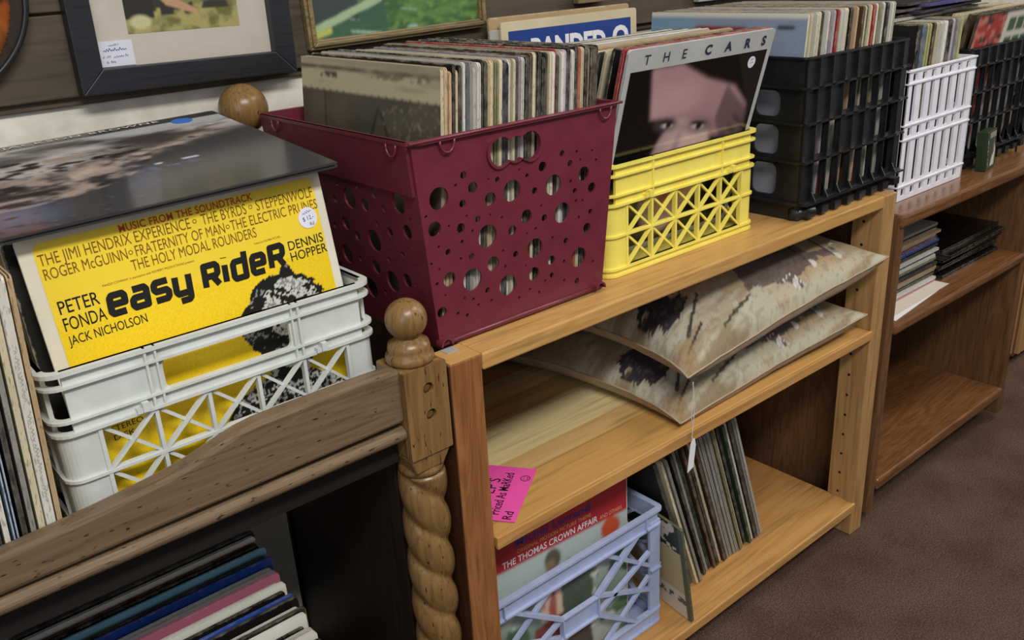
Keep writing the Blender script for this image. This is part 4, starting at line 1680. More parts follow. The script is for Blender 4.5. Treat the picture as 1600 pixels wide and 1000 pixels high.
# black and white portrait printed low on the right
a = Art(0.2775, 0.2100, 190, 150, '#f3cf1f')
U, V = a.U * 0.2775 + 0.0125, a.V * 0.21 + 0.0105


def ell(cx, cy, rx, ry, so=0.04):
    d = np.sqrt(((U - cx) / rx) ** 2 + ((V - cy) / ry) ** 2)
    return np.clip((1 + so - d) / (2 * so), 0, 1)


rag = 0.006 * (fbm(U * 260, V * 260, 2, 3) - 0.5)
lump = 0.55 * (fbm(U * 55, V * 55, 3, 33) - 0.5)
hair = ((((U - 0.2285 + rag) / 0.0480) ** 2 + ((V - 0.163 + rag) / 0.0445) ** 2) < 1 + lump).astype(float)
hair = np.clip(hair + ((((U - 0.190) / 0.014) ** 2 + ((V - 0.165) / 0.022) ** 2) < 1 + lump) + ((((U - 0.238) / 0.007) ** 2 + ((V - 0.206) / 0.010) ** 2) < 1), 0, 1)
faceM = ((((U - 0.2200 + rag) / 0.030) ** 2 + ((V - 0.135) / 0.042) ** 2) < 1).astype(float)
body = (((U - 0.205 + rag) / 0.092) ** 2 + ((V - 0.012 + rag) / 0.098) ** 2 < 1).astype(float) * (V < 0.112)
ground = (V < 0.052 + 0.16 * (U - 0.05) * (U > 0.05) * (U < 0.2) + rag * 1.5) * (U > 0.045)
grain = fbm(U * 420, V * 420, 3, 6)
a.put(ground.astype(float), '#e6e6e2')
a.put(ground * (grain > 0.56 + 0.2 * fbm(U * 40, V * 40, 2, 2) - 0.1), '#191919')
strand = fbm(U * 90 + V * 160, V * 60 - U * 50, 3, 21) * 0.6 + grain * 0.4
a.put(body, '#1d1d1d')
a.put(body * (grain > 0.54), '#c9c9c4')
a.put(faceM, '#d9d9d4')
a.put(faceM * (fbm(U * 130, V * 130, 3, 14) > 0.47), '#151515')
a.put(hair, '#161616')
inner = ((((U - 0.2345) / 0.034) ** 2 + ((V - 0.172) / 0.030) ** 2) < 1)
a.put(hair * inner * (strand > 0.46), '#cfcfca')
a.put(hair * (strand > 0.60), '#8d8d88')
a.put((((U - 0.236) / 0.013) ** 2 + ((V - 0.128) / 0.010) ** 2 < 1 + rag * 60).astype(float), '#e2e2dd')
a.build('printed_portrait', pan, FE @ T(0.0125, 0.0105, 0), 'print', 0.00045)
price_dot(pan, FE, 0.2765, 0.2545, 0.0108, [('$ 12.-', 0.2705, 0.2515, 0.0046, 0.9, 0, 1, 6), ('Rd', 0.2775, 0.2460, 0.0036, 1, 0, 1, 4)])

# ---- dark LP lying on top of the ivory crate
BL_ = 0.318
bro = MB()
bro.prism(rrect(0, BL_, 0, BL_, 0.003, 2), 'z', 0.0, 0.0016, 0)
bro.prism(rrect(0.001, BL_ - 0.001, 0.006, BL_ - 0.001, 0.003, 2), 'z', 0.0016, 0.0034, 1)
bro.prism(rrect(0, BL_, 0, BL_, 0.003, 2), 'z', 0.0034, 0.0050, 0)
M['dark_card'] = plain('dark_grey_cover', '#39383a', 0.2, 0.6)
ob = bro.build('record_sleeve', [M['dark_card'], M['paper']], None)
ob.matrix_world = T(-0.4195, 0.0905, 0.2095) @ RZ(-1.0) @ RX(4.4) @ RY(-1.5)
tag(ob, 'shiny dark LP with a cloudy sky cover lying flat over the ivory crate', 'record')
a = Art(BL_ - 0.004, BL_ - 0.004, 240, 240, '#3e3d3e')
U, V = a.U, a.V
cl = fbm(U * 4 + V * 1.5, V * 9, 5, 31)
fine = fbm(U * 16, V * 26, 4, 12)
sky = np.clip((V - (0.42 + 0.35 * np.clip(U - 0.35, 0, 1))) * 6, 0, 1) * (V < 0.93)
a.put(sky * np.clip((cl - 0.36) * 3.2, 0, 1), '#8f8684')
a.put(sky * np.clip((cl - 0.50) * 5, 0, 1), '#c9c2bf')
a.put(sky * np.clip((V - 0.78) * 8, 0, 1) * (U > 0.08) * np.clip((cl - 0.36) * 5, 0, 0.9), '#b9bdc0')
a.put(sky * np.clip((0.44 - cl) * 5, 0, 1), '#4f4442')
moon = ((U - 0.12) / 0.48) ** 2 + ((V - 0.62) / 0.40) ** 2 < 1
clo = moon * (fine > 0.47) * (V < 0.72) * (V > 0.22)
a.put(clo * np.clip((fine - 0.45) * 5, 0, 1), '#a7968a')
a.put(moon * np.clip((0.44 - fine) * 8, 0, 1) * (V < 0.75) * (V > 0.2), '#2b2524')
ridge = V - (0.50 + 0.42 * (U - 0.42)) - 0.05 * (fbm(U * 14, V * 14, 3, 55) - 0.5)
a.put(np.exp(-(ridge / 0.035) ** 2) * (U > 0.30) * np.clip((1.0 - U) * 6, 0, 1) * np.clip((fine - 0.25) * 4, 0, 1) * 0.9, '#c9b3a6')
a.put(np.exp(-((ridge - 0.09) / 0.03) ** 2) * (U > 0.25) * np.clip((fine - 0.35) * 4, 0, 0.8), '#5d4e4b')
a.put((V > 0.945), '#262628')
a.put(a.rect(0.545, 0.70, 0.395, 0.41) * (fbm(U * 30, V * 30, 2, 3) > 0.5), '#d6d2e0')
a.put(a.ell(0.60, 0.35, 0.12, 0.03, 0, 0.6) * 0.6 * (fbm(U * 50, V * 40, 2, 3) > 0.5), '#6a668a')
a.put(a.ell(0.06, 0.16, 0.10, 0.10, 0, 0.9) * 0.45 * (fine > 0.4), '#7f93b5')  # soft bluish glare painted into the cover
a.put((fbm(U * 110, V * 110, 2, 41) > 0.86) * (V < 0.33), '#77758a')
a.blur(2)
sh = a.build('cover_art', ob, T(0.002, 0.002, 0.005), 'print_gloss', 0.0002)
tm = text_mb([('JACKSON BROWNE', 0.070, 0.3035, 0.0085, ('w', 0.175), 0.012, 1.15, 0)], None, 0.0057)
flat_part(tm, 'lettering', M['mat'], ob, T(0, 0, 0))
mb = MB()
mb.prism(circ(0.268, 0.290, 0.0125, 28), 'z', 0.0055, 0.0059)
st = mb.build('price_sticker', M['dot_blue'], ob)
st['label'] = 'blue dot sticker'

# ---- LPs standing at the far left of the platform
FLc = ['tan', 'white', 'cream', 'grey', 'black', 'pale blue', 'white', 'black', 'charcoal', 'grey', 'navy', 'black', 'brown', 'navy', 'black', 'charcoal', 'grey']


def pl_f(i, n):
    return m_side(-0.4450 - 0.0069 * i, 0.036 + J(0.003), -0.1005, 3.2, 0)


fl = run(FLc, 'LPs standing left of the ivory crate', pl_f, 'LP sleeve', 'to the left', 'of the ivory crate', (5, 5, 4))
tm = MB()
scribble(tm, 0.0, -0.0012, 0.045, 0.0032, 0.0005, 3, 26, 0.0003)
scribble(tm, 0.055, -0.0012, 0.085, 0.0032, 0.0005, 4, 48, 0.0003)
flat_part(tm, 'handwriting', M['ink_grey'], fl[1], T(0.0, 0, 0.24) @ Matrix(((0, 1, 0, 0), (0, 0, -1, 0), (-1, 0, 0, 0), (0, 0, 0, 1))))
fl[1].data = SL[(7, 0)]

# ---- LPs in the dark bay below the platform
LBc = ['black', 'white', 'pale grey', 'black', 'white', 'charcoal', 'white', 'black', 'royal blue', 'black', 'white', 'white', 'pink', 'lavender', 'white', 'royal blue', 'charcoal', 'sky blue', 'black', 'maroon', 'white', 'charcoal', 'grey', 'pale grey']


def pl_l(i, n):
    y = 0.022 + 0.262 * i / (n - 1)
    return m_face(-0.522 + 0.12 * (y - 0.022) + J(0.004), y, -0.5805, 3.0 + 1.0 * i / n, 0) @ Matrix.Scale(RND.choice((1, 1, 0.99, 0.98, 1.005)), 4)


run(LBc, 'LPs in the dark bay under the platform', pl_l, 'LP sleeve', 'from the front', 'in the dark bay', (3, 4, 5), True)
record('white', m_face(-0.3985, 0.383, -0.5805, 0.5), 'pale plain LP sleeve standing rearmost in the dark bay, right of the others', 'LPs in the dark bay under the platform', 4, 2)

# ---- leaning row on the bottom pine shelf
RC = ['charcoal', 'cream', 'grey', 'brown', 'charcoal', 'grey', 'dark green', 'brown', 'black', 'cream', 'brown', 'grey', 'pale grey', 'grey', 'pale grey', 'olive', 'cream', 'charcoal', 'dark green', 'white', 'charcoal', 'grey', 'pale grey']


def pl_r(i, n):
    x = 0.4615 + 0.206 * i / (n - 1)
    return m_side(x, 0.064 + J(0.004) - 0.006 * (i < 3), -0.6085, -19.3, 0)


run(RC, 'LPs leaning on the bottom pine shelf', pl_r, 'leaning LP sleeve', 'from the left', 'on the bottom pine shelf', (4, 5, 5))
bk = record('olive', T(0.3905, 0.001, -0.6085) @ RZ(-7) @ RY(-8.5) @ Matrix.Scale(0.64, 4), 'small green and cream booklet sleeve leaning beside the lavender crate', 'LPs leaning on the bottom pine shelf', 7, 2)
bk.color = rgb('#4d5238')
a = Art(LPS, LPS, 70, 90, '#c9b98e')
a.put(a.V > 0.72, '#2f3a2a')
a.put((a.V > 0.72) * (fbm(a.U * 16, a.V * 16, 2, 5) > 0.60), '#d8d2c0')
a.put(a.V < 0.27, '#dcd7c8')
a.put((a.V < 0.22) * (a.V > 0.15) * (a.U > 0.5) * (fbm(a.U * 30, a.V * 30, 2, 7) > 0.5), '#5f6258')
a.put((a.U > 0.955), '#5c6142')
a.build('cover_art', bk, FACE_SIDE(0.007))

# ---- lavender crate
LVc = ['black', 'charcoal', 'grey', 'black', 'brown', 'white', 'navy', 'black', 'dark green', 'charcoal']


def pl_v(i, n):
    return m_face(0.020 + J(0.004), 0.088 + 0.20 * i / (n - 1), -0.6036, 6.0, 0)


run(LVc, 'LPs in the lavender crate', pl_v, 'LP sleeve', 'behind the red topped cover', 'in the lavender crate', (4, 5, 4))
tc = record('white', T(0.0105, 0.0600, -0.5865) @ RX(-3.0) @ RY(3.2) @ RZ(-90) @ Matrix.Scale(0.955, 4), 'LP with red top lettered THE THOMAS CROWN AFFAIR in the lavender crate', 'LPs in the lavender crate', 4, 2)
a = Art(0.296, 0.296, 150, 150, '#b6c2bd')
U, V = a.U, a.V
a.put(V > 0.770, '#b3262c')
land = V < 0.66
a.put(land * np.clip((0.60 - V) * 4, 0, 1), '#7f8f80')
a.put(land * (fbm(U * 5, V * 6, 4, 3) > 0.52) * (V < 0.55), '#4d6a4a')
a.put(land * (fbm(U * 8, V * 7, 4, 13) > 0.60) * (V < 0.5), '#c9c9bb')
a.put(V < 0.16, '#a9ab9c')
head = a.ell(0.455, 0.70, 0.055, 0.060, 20, 0.1)
a.put(head, '#5c5a4a')
a.put(a.ell(0.44, 0.665, 0.035, 0.04, 0, 0.2), '#8f7662')
p1 = a.poly([(0.36, 0.36), (0.38, 0.57), (0.44, 0.62), (0.50, 0.60), (0.52, 0.36)])
a.put(p1, '#a5584c')
a.put(p1 * (fbm(U * 40, V * 8, 2, 5) > 0.55), '#d0b4a0')
p2 = a.poly([(0.52, 0.30), (0.50, 0.56), (0.56, 0.66), (0.68, 0.60), (0.74, 0.42), (0.72, 0.30)])
a.put(p2, '#4d5648')
a.put(a.ell(0.58, 0.60, 0.03, 0.045, 0, 0.1), '#b89c84')
p3 = a.poly([(0.30, 0.02), (0.32, 0.34), (0.52, 0.36), (0.52, 0.02)])
a.put(p3, '#7d3a34')
p4 = a.poly([(0.54, 0.02), (0.55, 0.28), (0.70, 0.28), (0.74, 0.02)])
a.put(p4, '#4a3f34')
seal = ((U - 0.875) ** 2 + (V - 0.705) ** 2) < (0.072 + 0.006 * np.sign(np.sin(26 * np.arctan2(V - 0.705, U - 0.875)))) ** 2
a.put(seal.astype(float), '#c8522e')
a.blur(2)
a.build('cover_art', tc, FACE(TH) @ T(0.002, 0.002, 0), 'print', 0.0003)
tm = text_mb([('THE THOMAS CROWN AFFAIR', 0.040, 0.2345, 0.0108, ('w', 0.192), 0.012, 1, 0)])
flat_part(tm, 'title_lettering', M['paper'], tc, FACE(TH))
tm = text_mb([('AND OTHERS', 0.237, 0.2350, 0.0070, ('w', 0.050), 0, 1, 0), ('ORIGINAL MOTION PICTURE THEME', 0.068, 0.2490, 0.0068, ('w', 0.150), 0, 1, 0),
              ('MUSIC COMPOSED AND CONDUCTED BY', 0.060, 0.2785, 0.0066, ('w', 0.165), 0, 1, 0), ('-', 0.024, 0.2355, 0.009, 1, 0, 1, 0)])
flat_part(tm, 'credits', M['ink_gold'], tc, FACE(TH))
tm = text_mb([('Michel Legrand', 0.066, 0.2605, 0.0130, ('w', 0.150), 0.02, 1, 0)])
flat_part(tm, 'composer_name', M['ink_violet'], tc, FACE(TH))

# ---- flat stacks on the oak unit
U2c = ['pink', 'white', 'cream', 'brown', 'cream', 'grey', 'tan', 'cream', 'charcoal', 'sky blue', 'olive', 'white', 'pale blue', 'grey', 'white', 'brown', 'charcoal', 'royal blue', 'royal blue', 'maroon', 'white', 'brown', 'tan', 'grey', 'charcoal', 'white']
z = -0.2585
for i, c in enumerate(U2c):
    th = 5
    o = record(c, T(0.960 + abs(J(0.005)), 0.060 + J(0.007), z + 0.0023) @ RZ(J(0.5)) @ RY(90) @ Matrix.Scale(0.87, 4), '%s LP lying flat, %s from the bottom of the oak shelf stack' % (c, ordinal(i + 1)), 'LPs stacked flat on the oak shelf', th, RND.choice((0, 1, 2)), True)
    z += 0.00478
z = -0.2615
bl = ['black', 'charcoal', 'black', 'black', 'charcoal', 'black', 'black', 'black', 'black']
for i, c in enumerate(bl):
    yaw = [0, 4, -3, 2, 5, -2, 1, 3, 0][i]
    o = record(c, T(1.242 + 0.002 * (i % 3), 0.050 + 0.004 * ((i * 5) % 7) - 0.012 * (i > 4), z + 0.0036) @ RZ(yaw * 0.35) @ RY(90) @ Matrix.Scale(0.90, 4), '%s LP lying flat, %s from the bottom of the dark oak shelf pile' % (c, ordinal(i + 1)), 'dark LPs piled flat at the right of the oak shelf', 7, 1, True)
    z += 0.00675
o['label'] = 'black LP with a dim reddish cover, top of the dark pile on the oak shelf'
a = Art(LPS, LPS, 60, 60, '#141214')
a.put(a.ell(0.22, 0.62, 0.20, 0.28, 0, 0.2), '#4a2c2b')
a.put(a.ell(0.26, 0.70, 0.10, 0.14, 0, 0.4), '#6a4440')
a.build('cover_art', o, Matrix(((0, 0, 0, 0), (0, 0, 0, 0), (0, 0, 0, 0), (0, 0, 0, 1))) @ T(0, 0, 0) if False else Matrix(((0, 0, -1, -0.0035), (0, 1, 0, 0), (1, 0, 0, 0), (0, 0, 0, 1))), 'print_gloss')
g = 'loose white sheets under the oak shelf stack'
for i, (y, yaw, lab) in enumerate(((0.008, 5, 'loose white paper sheet poking out lowest under the flat LP stack'), (0.02, 1.5, 'pinkish paper sheet poking out above another under the flat LP stack'))):
    mb = MB()
    mb.box(0, 0.25, 0, 0.20, 0, 0.0008)
    o = mb.build('paper_sheet', M['paper'] if i == 0 else M['mat'])
    o.matrix_world = T(0.977, y, -0.2615 + 0.0010 * i) @ RZ(yaw)
    tag(o, lab, 'paper', g)

# ---- small green box by the right-hand crate
gb = empty('cassette_box', 'small dark green box with a white picture leaning on the right black crate', 'box', (1.322, 0.026, -0.0455), (-4 * D, 0, 8 * D))
mb = MB()
mb.box(0, 0.062, 0, 0.020, 0, 0.078)
M['green_card'] = plain('dark_green_card', '#27371f', 0.4, 0.4)
mb.build('case', M['green_card'], gb, 0.001)
a = Art(0.056, 0.072, 40, 50, '#27371f')
a.put(a.rect(0.30, 1.0, 0.84, 0.98), '#8f8a78')
a.put(a.poly([(0.35, 0.05), (0.80, 0.05), (0.95, 0.45), (0.75, 0.75), (0.62, 0.40)]), '#c8c4ba')
a.put(a.poly([(0.6, 0.3), (0.8, 0.45), (0.78, 0.78), (0.66, 0.6)]), '#8f3a30')
a.put(a.rect(0.06, 0.12, 0.1, 0.8) * (fbm(a.U * 10, a.V * 40, 2, 3) > 0.5), '#b8b6a0')
a.build('picture_label', gb, Matrix(((1, 0, 0, 0.003), (0, 0, -1, 0), (0, 1, 0, 0.003), (0, 0, 0, 1))), 'print', 0.0005)

# ================================================================= pillows


def pillow(label, corners, zc, up, dn, seed, group, lift, zmin):
    """corners: FL, FR, BR, BL as (x, y, z of the seam); zc = seam height in the middle"""
    root = empty('pillow', label, 'pillow', (corners[0][0], corners[0][1], min(c[2] for c in corners)), group=group)
    ox, oy, oz = root.location
    N = 130
    a = Art(1, 1, N, N, '#8f8067')
    u, v = a.U, a.V
    pu = 2 * u - 1
    pv = 2 * v - 1
    ins = 0.025
    # slightly concave outline between pulled-out corners
    uu = u + ins * (1 - pv ** 2) * (-pu) * np.abs(pu) ** 2
    vv = v + ins * (1 - pu ** 2) * (-pv) * np.abs(pv) ** 2
    W_ = [(1 - uu) * (1 - vv), uu * (1 - vv), uu * vv, (1 - uu) * vv]
    X = sum(w_ * c[0] for w_, c in zip(W_, corners))
    Y = sum(w_ * c[1] for w_, c in zip(W_, corners))
    Z = sum(w_ * c[2] for w_, c in zip(W_, corners))
    dm = np.clip((1 - pu ** 2) * (1 - pv ** 2), 0, 1)
    # the seam rides up between the drooping corners
    Z = Z + lift[0] * np.abs(pu) ** 3 * (pu < 0) * (1 - pv ** 4) + lift[1] * np.abs(pv) ** 3 * (pv < 0) * (1 - pu ** 4)
    Z = Z + 0.0025 * (fbm(u * 14, v * 14, 2, seed + 5) - 0.5) * (1 - dm)
    # flatten towards the middle height
    Z = Z * (1 - dm ** 0.8) + zc * dm ** 0.8
    wr = (fbm(u * 6, v * 6, 3, seed) - 0.5) * 0.010 * np.clip(dm * 5, 0, 1)
    # printed picture: pale bark and dark drips on khaki
    big = fbm(u * 4 + 2, v * 4, 4, 77)
    st = fbm(u * 4 + v * 10, v * 20 - u * 6, 4, 78)
    fine = fbm(u * 70, v * 70, 3, 79)
    a.put(np.clip((big - 0.40) * 2.0, 0, 1) * 0.7, '#a18d70')
    a.put(np.clip((0.62 - u) * 3, 0, 1) * np.clip((0.75 - v) * 3, 0, 1) * np.clip((st - 0.36) * 4, 0, 1) * 0.8, '#b9b5a5')
    a.put(np.clip((big - 0.56) * 6, 0, 1) * (u < 0.85) * np.clip((0.6 - v) * 4, 0, 1) * 0.6, '#a4835c')
    a.put(np.clip((0.09 - v) * 14, 0, 1) * np.clip((st - 0.36) * 5, 0, 1), '#b5ae99')
    edge_n = 0.09 * (fbm(u * 9, v * 9, 3, 4) - 0.5)
    v2 = v + edge_n
    u2_ = u + edge_n
    lo = 0.075 + 0.26 * np.clip(0.56 - u, 0, 1) * 0.6
    band = (v2 > lo) * (v2 < lo + 0.15) * (u2_ > 0.37) * (u2_ < 0.70)
    drip = (v2 > 0.020) * (v2 < 0.12) * (np.abs(u2_ - 0.52 + 0.4 * (v - 0.15)) < 0.040 * (0.4 + 4 * v))
    bar = (np.abs(v2 - 0.115) < 0.020) * (u > 0.66) * (u < 0.84)
    dark = np.clip(band + drip + bar, 0, 1)
    a.put(dark * np.clip(0.85 + 0.5 * (fine - 0.5), 0, 1), '#4f4247')
    a.put(drip * (fine > 0.58) * (v < 0.10), '#cfcac4')
    for bx in (0.66, 0.80):
        a.put((np.abs(u - bx + 0.22 * (v - 0.2) + 0.02 * np.sin(v * 15)) < 0.008) * (v > 0.085) * (v < 0.42) * 0.85, '#4a3d40')
        a.put((((u - bx - 0.015) / 0.012) ** 2 + ((v - 0.085) / 0.02) ** 2 < 1) * 0.8, '#c9c4bf')
    a.put((((u - 0.10) / 0.085) ** 2 + ((v - 0.30) / 0.11) ** 2 < 1 + 1.6 * (fbm(u * 40, v * 40, 3, 61) - 0.5)) * (fbm(u * 26, v * 18, 2, 9) > 0.30), '#37343a')
    for k_, (u0_, v0_, sl_, ln_) in enumerate(((0.075, 0.10, 0.85, 0.13), (0.04, 0.055, 0.50, 0.10), (0.20, 0.05, 0.22, 0.16))):
        a.put((np.abs((v - v0_) - sl_ * (u - u0_)) < (0.008 if k_ == 0 else 0.005) * (0.4 + 1.2 * fine)) * (u > u0_) * (u < u0_ + ln_), '#403e39')
    a.put(np.clip(1.3 - np.sqrt(((u - 0.03) / 0.045) ** 2 + ((v - 0.05) / 0.06) ** 2), 0, 1) * 0.8, '#9a7f5a')
    a.put((np.abs(v - 0.17 - 0.30 * (u - 0.84)) < 0.014) * (u > 0.84) * (st > 0.42), '#cdc8b8')
    a.put((u > 0.80) * np.clip((st - 0.55) * 5, 0, 0.5), '#aeab98')
    a.put((fine > 0.62) * 0.35, '#75684f')
    for nm, sg, h in (('printed_cover', 1, up), ('plain_back', -1, dn)):
        if sg > 0:
            prof = (1 - np.abs(pu) ** 3.2) ** 0.62 * (1 - np.abs(pv) ** 3.2) ** 0.62
            zz = Z + h * np.clip(prof, 0, 1) + wr
        else:
            prof = (1 - pu ** 6) ** 0.5 * (1 - pv ** 6) ** 0.5
            near = (1 - np.abs(pu) ** 3.2) ** 0.62 * (1 - np.abs(pv) ** 3.2) ** 0.62
            zz = np.maximum(Z - h * np.clip(prof, 0, 1), np.maximum(zmin - 0.034 * (1 - near), -0.2442))
            zz = np.minimum(zz, Z)
        me = bpy.data.meshes.new(nm)
        vs = np.stack([X - ox, Y - oy, zz - oz], -1).reshape(-1, 3)
        n1 = N + 1
        fs = [(j * n1 + i, j * n1 + i + 1, (j + 1) * n1 + i + 1, (j + 1) * n1 + i) for j in range(N) for i in range(N)]
        if sg < 0:
            fs = [f_[::-1] for f_ in fs]
        me.from_pydata([tuple(p) for p in vs], [], fs)
        me.polygons.foreach_set('use_smooth', [True] * len(fs))
        if sg > 0:
            a.color(me)
            me.materials.append(M['print_matt'])
        else:
            me.materials.append(M['linen'])
        ob_ = bpy.data.objects.new(nm, me)
        COL.objects.link(ob_)
        ob_.parent = root
        if sg < 0:
            ob_['label'] = 'plain beige back of the pillow'
    # seam cord along the edge
    mb_ = MB()
    edge_ = [(0, i) for i in range(N)] + [(j, N) for j in range(N)] + [(N, N - i) for i in range(N)] + [(N - j, 0) for j in range(N + 1)]
    mb_.tube([(X[j, i] - ox, Y[j, i] - oy, Z[j, i] - oz) for j, i in edge_], 0.0016, 6)
    mb_.build('seam', M['linen'], root)
    return root


g = 'pillows lying on the middle pine shelf'
pillow('lower bark-printed pillow lying directly on the middle pine shelf', [(0.362, 0.012, -0.236), (0.845, -0.004, -0.205), (0.845, 0.375, -0.206), (0.315, 0.375, -0.226)], -0.195, 0.040, 0.040, 3, g, (0.016, -0.004), -0.2440)
pillow('upper bark-printed pillow with tag, stacked on the other pillow', [(0.352, -0.008, -0.152), (0.848, -0.030, -0.094), (0.850, 0.36, -0.10), (0.385, 0.355, -0.170)], -0.098, 0.058, 0.046, 5, g, (0.016, -0.002), -0.1455)

# hanging price tag
tg = empty('price_tag', 'small white paper tag hanging by a string from the upper pillow corner', 'tag', (0.3545, -0.014, -0.29))
mb = MB()
pts = []
for k in range(25):
    a_ = k / 24
    pts.append((0.0015 * math.sin(a_ * 9), -0.001, 0.133 - 0.094 * a_ + 0.0))
for k in range(25):
    a_ = k / 24
    pts.append((0.005 * math.sin(a_ * math.pi) + 0.001, 0.0005, 0.039 + 0.090 * a_))
mb.tube(pts, 0.0006, 6)
mb.build('string', M['string'], tg)
mb = MB()
mb.prism([(-0.0065, -0.012), (0.0060, -0.006), (0.0068, 0.030), (0.0025, 0.041), (-0.002, 0.041), (-0.0055, 0.033)], 'y', -0.0012, -0.0004, 0, RY(6))
mb.build('tag_card', M['paper'], tg)

# pink sign on the middle shelf
sg = empty('handwritten_sign', 'bright pink card handwritten in black lying on the middle pine shelf', 'sign', (0.037, 0.006, -0.2452), (0, 0, 0))
ux = Vector((-0.103, -0.073, 0)).normalized()       # reading direction is the reverse of this
MP = Matrix(((0.816, -0.578, 0, 0), (0.578, 0.816, 0, 0), (0, 0, 1, 0), (0, 0, 0, 1)))
mb = MB()
mb.box(0, 0.126, 0, 0.112, 0.0003, 0.0010, 0, MP)
mb.build('card', M['pink'], sg)
mb = MB()
mb.box(-0.003, 0.110, 0.060, 0.116, 0.0, 0.0003, 0, MP)
mb.build('backing_paper', M['paper'], sg)
tm = text_mb([('LP\'S', 0.058, 0.043, 0.017, 0.9, 0.0, 1.1, -2), ('Priced As MaRKed', 0.012, 0.024, 0.0135, ('w', 0.098), 0.004, 1.0, 2), ('Rd', 0.004, 0.006, 0.0125, 1.0, 0.004, 1, 0)], None, 0.0014)
vs, fs = curve_mesh([circ(0.100, 0.010, 0.0068, 24), circ(0.100, 0.010, 0.0058, 24)], 0.0)
tm.add([(p[0], p[1], 0.0014) for p in vs], fs)
for dx in (-0.002, 0.0022):
    vs, fs = curve_mesh([circ(0.100 + dx, 0.012, 0.0008, 10)], 0.0)
    tm.add([(p[0], p[1], 0.0014) for p in vs], fs)
stroke_mb(tm, [[(0.097, 0.0085), (0.0985, 0.0068), (0.1015, 0.0068), (0.103, 0.0085)]], 0.0008, z=0.0014)
flat_part(tm, 'handwriting', M['ink'], sg, MP)

# ================================================================= pictures on the planks


def frame4(mb, x0, x1, z0, z1, bw, y0, y1, M_=None):
    for poly in ([(x0, z0), (x1, z0), (x1 - bw, z0 + bw), (x0 + bw, z0 + bw)], [(x1, z0), (x1, z1), (x1 - bw, z1 - bw), (x1 - bw, z0 + bw)],
                 [(x1, z1), (x0, z1), (x0 + bw, z1 - bw), (x1 - bw, z1 - bw)], [(x0, z1), (x0, z0), (x0 + bw, z0 + bw), (x0 + bw, z1 - bw)]):
        mb.prism(poly, 'y', y0, y1, 0, M_)


fr = empty('framed_print', 'black framed print with cream mat and a handwritten label, on the planks', 'picture', (-0.102, 0.434, 0.281), (0, 0.7 * D, 0))
mb = MB()
frame4(mb, -0.139, 0.139, 0.0, 0.36, 0.028, -0.020, -0.001)
mb.build('frame', M['frame_black'], fr, 0.0012)
mb = MB()
mb.box(-0.112, 0.112, -0.006, -0.004, 0.027, 0.333)
mb.build('mat_board', M['mat'], fr)
a = Art(0.142, 0.23, 120, 190, '#8e8a55')
U, V = a.U, a.V
a.put((V < 0.11 + 0.03 * U) * 1.0, '#b3ab6b')
a.put(np.clip((fbm(U * 12, V * 20, 3, 4) - 0.45) * 4, 0, 1) * (V < 0.14), '#77743f')
a.put((V > 0.10) * (fbm(U * 7, V * 10, 3, 15) > 0.52), '#3a372c')
a.put((U < 0.25) * (V > 0.07) * (V < 0.3), '#2c2922')
a.put((U > 0.30) * (U < 0.6) * (V > 0.08) * (V < 0.14) * (fbm(U * 20, V * 20, 2, 8) > 0.4), '#35312a')
a.put(a.poly([(0.2, 0.24), (0.36, 0.13), (0.62, 0.075), (0.64, 0.10), (0.42, 0.17), (0.32, 0.26)]), '#caa07c')
a.put(a.ell(0.12, 0.055, 0.09, 0.035, 0, 0.2), '#d3cc9c')
a.put((V > 0.16) * (V < 0.3) * (U > 0.42) * (U < 0.65), '#c9a566')
a.put((V > 0.14) * (V < 0.3) * (U > 0.68) * (fbm(U * 20, V * 18, 2, 28) > 0.45), '#55707a')
a.blur(1)
a.build('print', fr, Matrix(((1, 0, 0, -0.070), (0, 0, -1, -0.0062), (0, 1, 0, 0.064), (0, 0, 0, 1))), 'print', 0.0002)
mb = MB()
mb.box(-0.1105, -0.068, -0.0072, -0.0064, 0.029, 0.058)
lb = mb.build('price_label', M['sticker'], fr)
tm = MB()
for k_, (u_, v_, w_, h_, d_) in enumerate(((0.014, 0.0228, 0.012, 0.0034, 0.0005), (0.007, 0.0165, 0.028, 0.0048, 0.0008), (0.004, 0.0095, 0.012, 0.0036, 0.0005), (0.018, 0.0090, 0.019, 0.0042, 0.0005), (0.009, 0.0030, 0.012, 0.0036, 0.0006))):
    scribble(tm, u_, v_, w_, h_, d_, 40 + k_, None, 0.0003, 2)
flat_part(tm, 'handwriting', M['ink_blue'], lb, Matrix(((1, 0, 0, -0.1105), (0, 0, -1, -0.0070), (0, 1, 0, 0.029), (0, 0, 0, 1))))
mb = MB()
mb.box(-0.112, 0.112, -0.0112, -0.0100, 0.027, 0.333)
gm = bpy.data.materials.new('picture_glass')
gm.use_nodes = True
gt = gm.node_tree
gt.nodes.clear()
g_o = gt.nodes.new('ShaderNodeOutputMaterial')
g_m = gt.nodes.new('ShaderNodeMixShader')
g_f = gt.nodes.new('ShaderNodeFresnel')
g_f.inputs['IOR'].default_value = 1.35
g_t = gt.nodes.new('ShaderNodeBsdfTransparent')
g_g = gt.nodes.new('ShaderNodeBsdfGlossy')
g_g.inputs['Roughness'].default_value = 0.04
gt.links.new(g_f.outputs[0], g_m.inputs[0])
gt.links.new(g_t.outputs[0], g_m.inputs[1])
gt.links.new(g_g.outputs[0], g_m.inputs[2])
gt.links.new(g_m.outputs[0], g_o.inputs[0])
mb.build('glass', gm, fr)

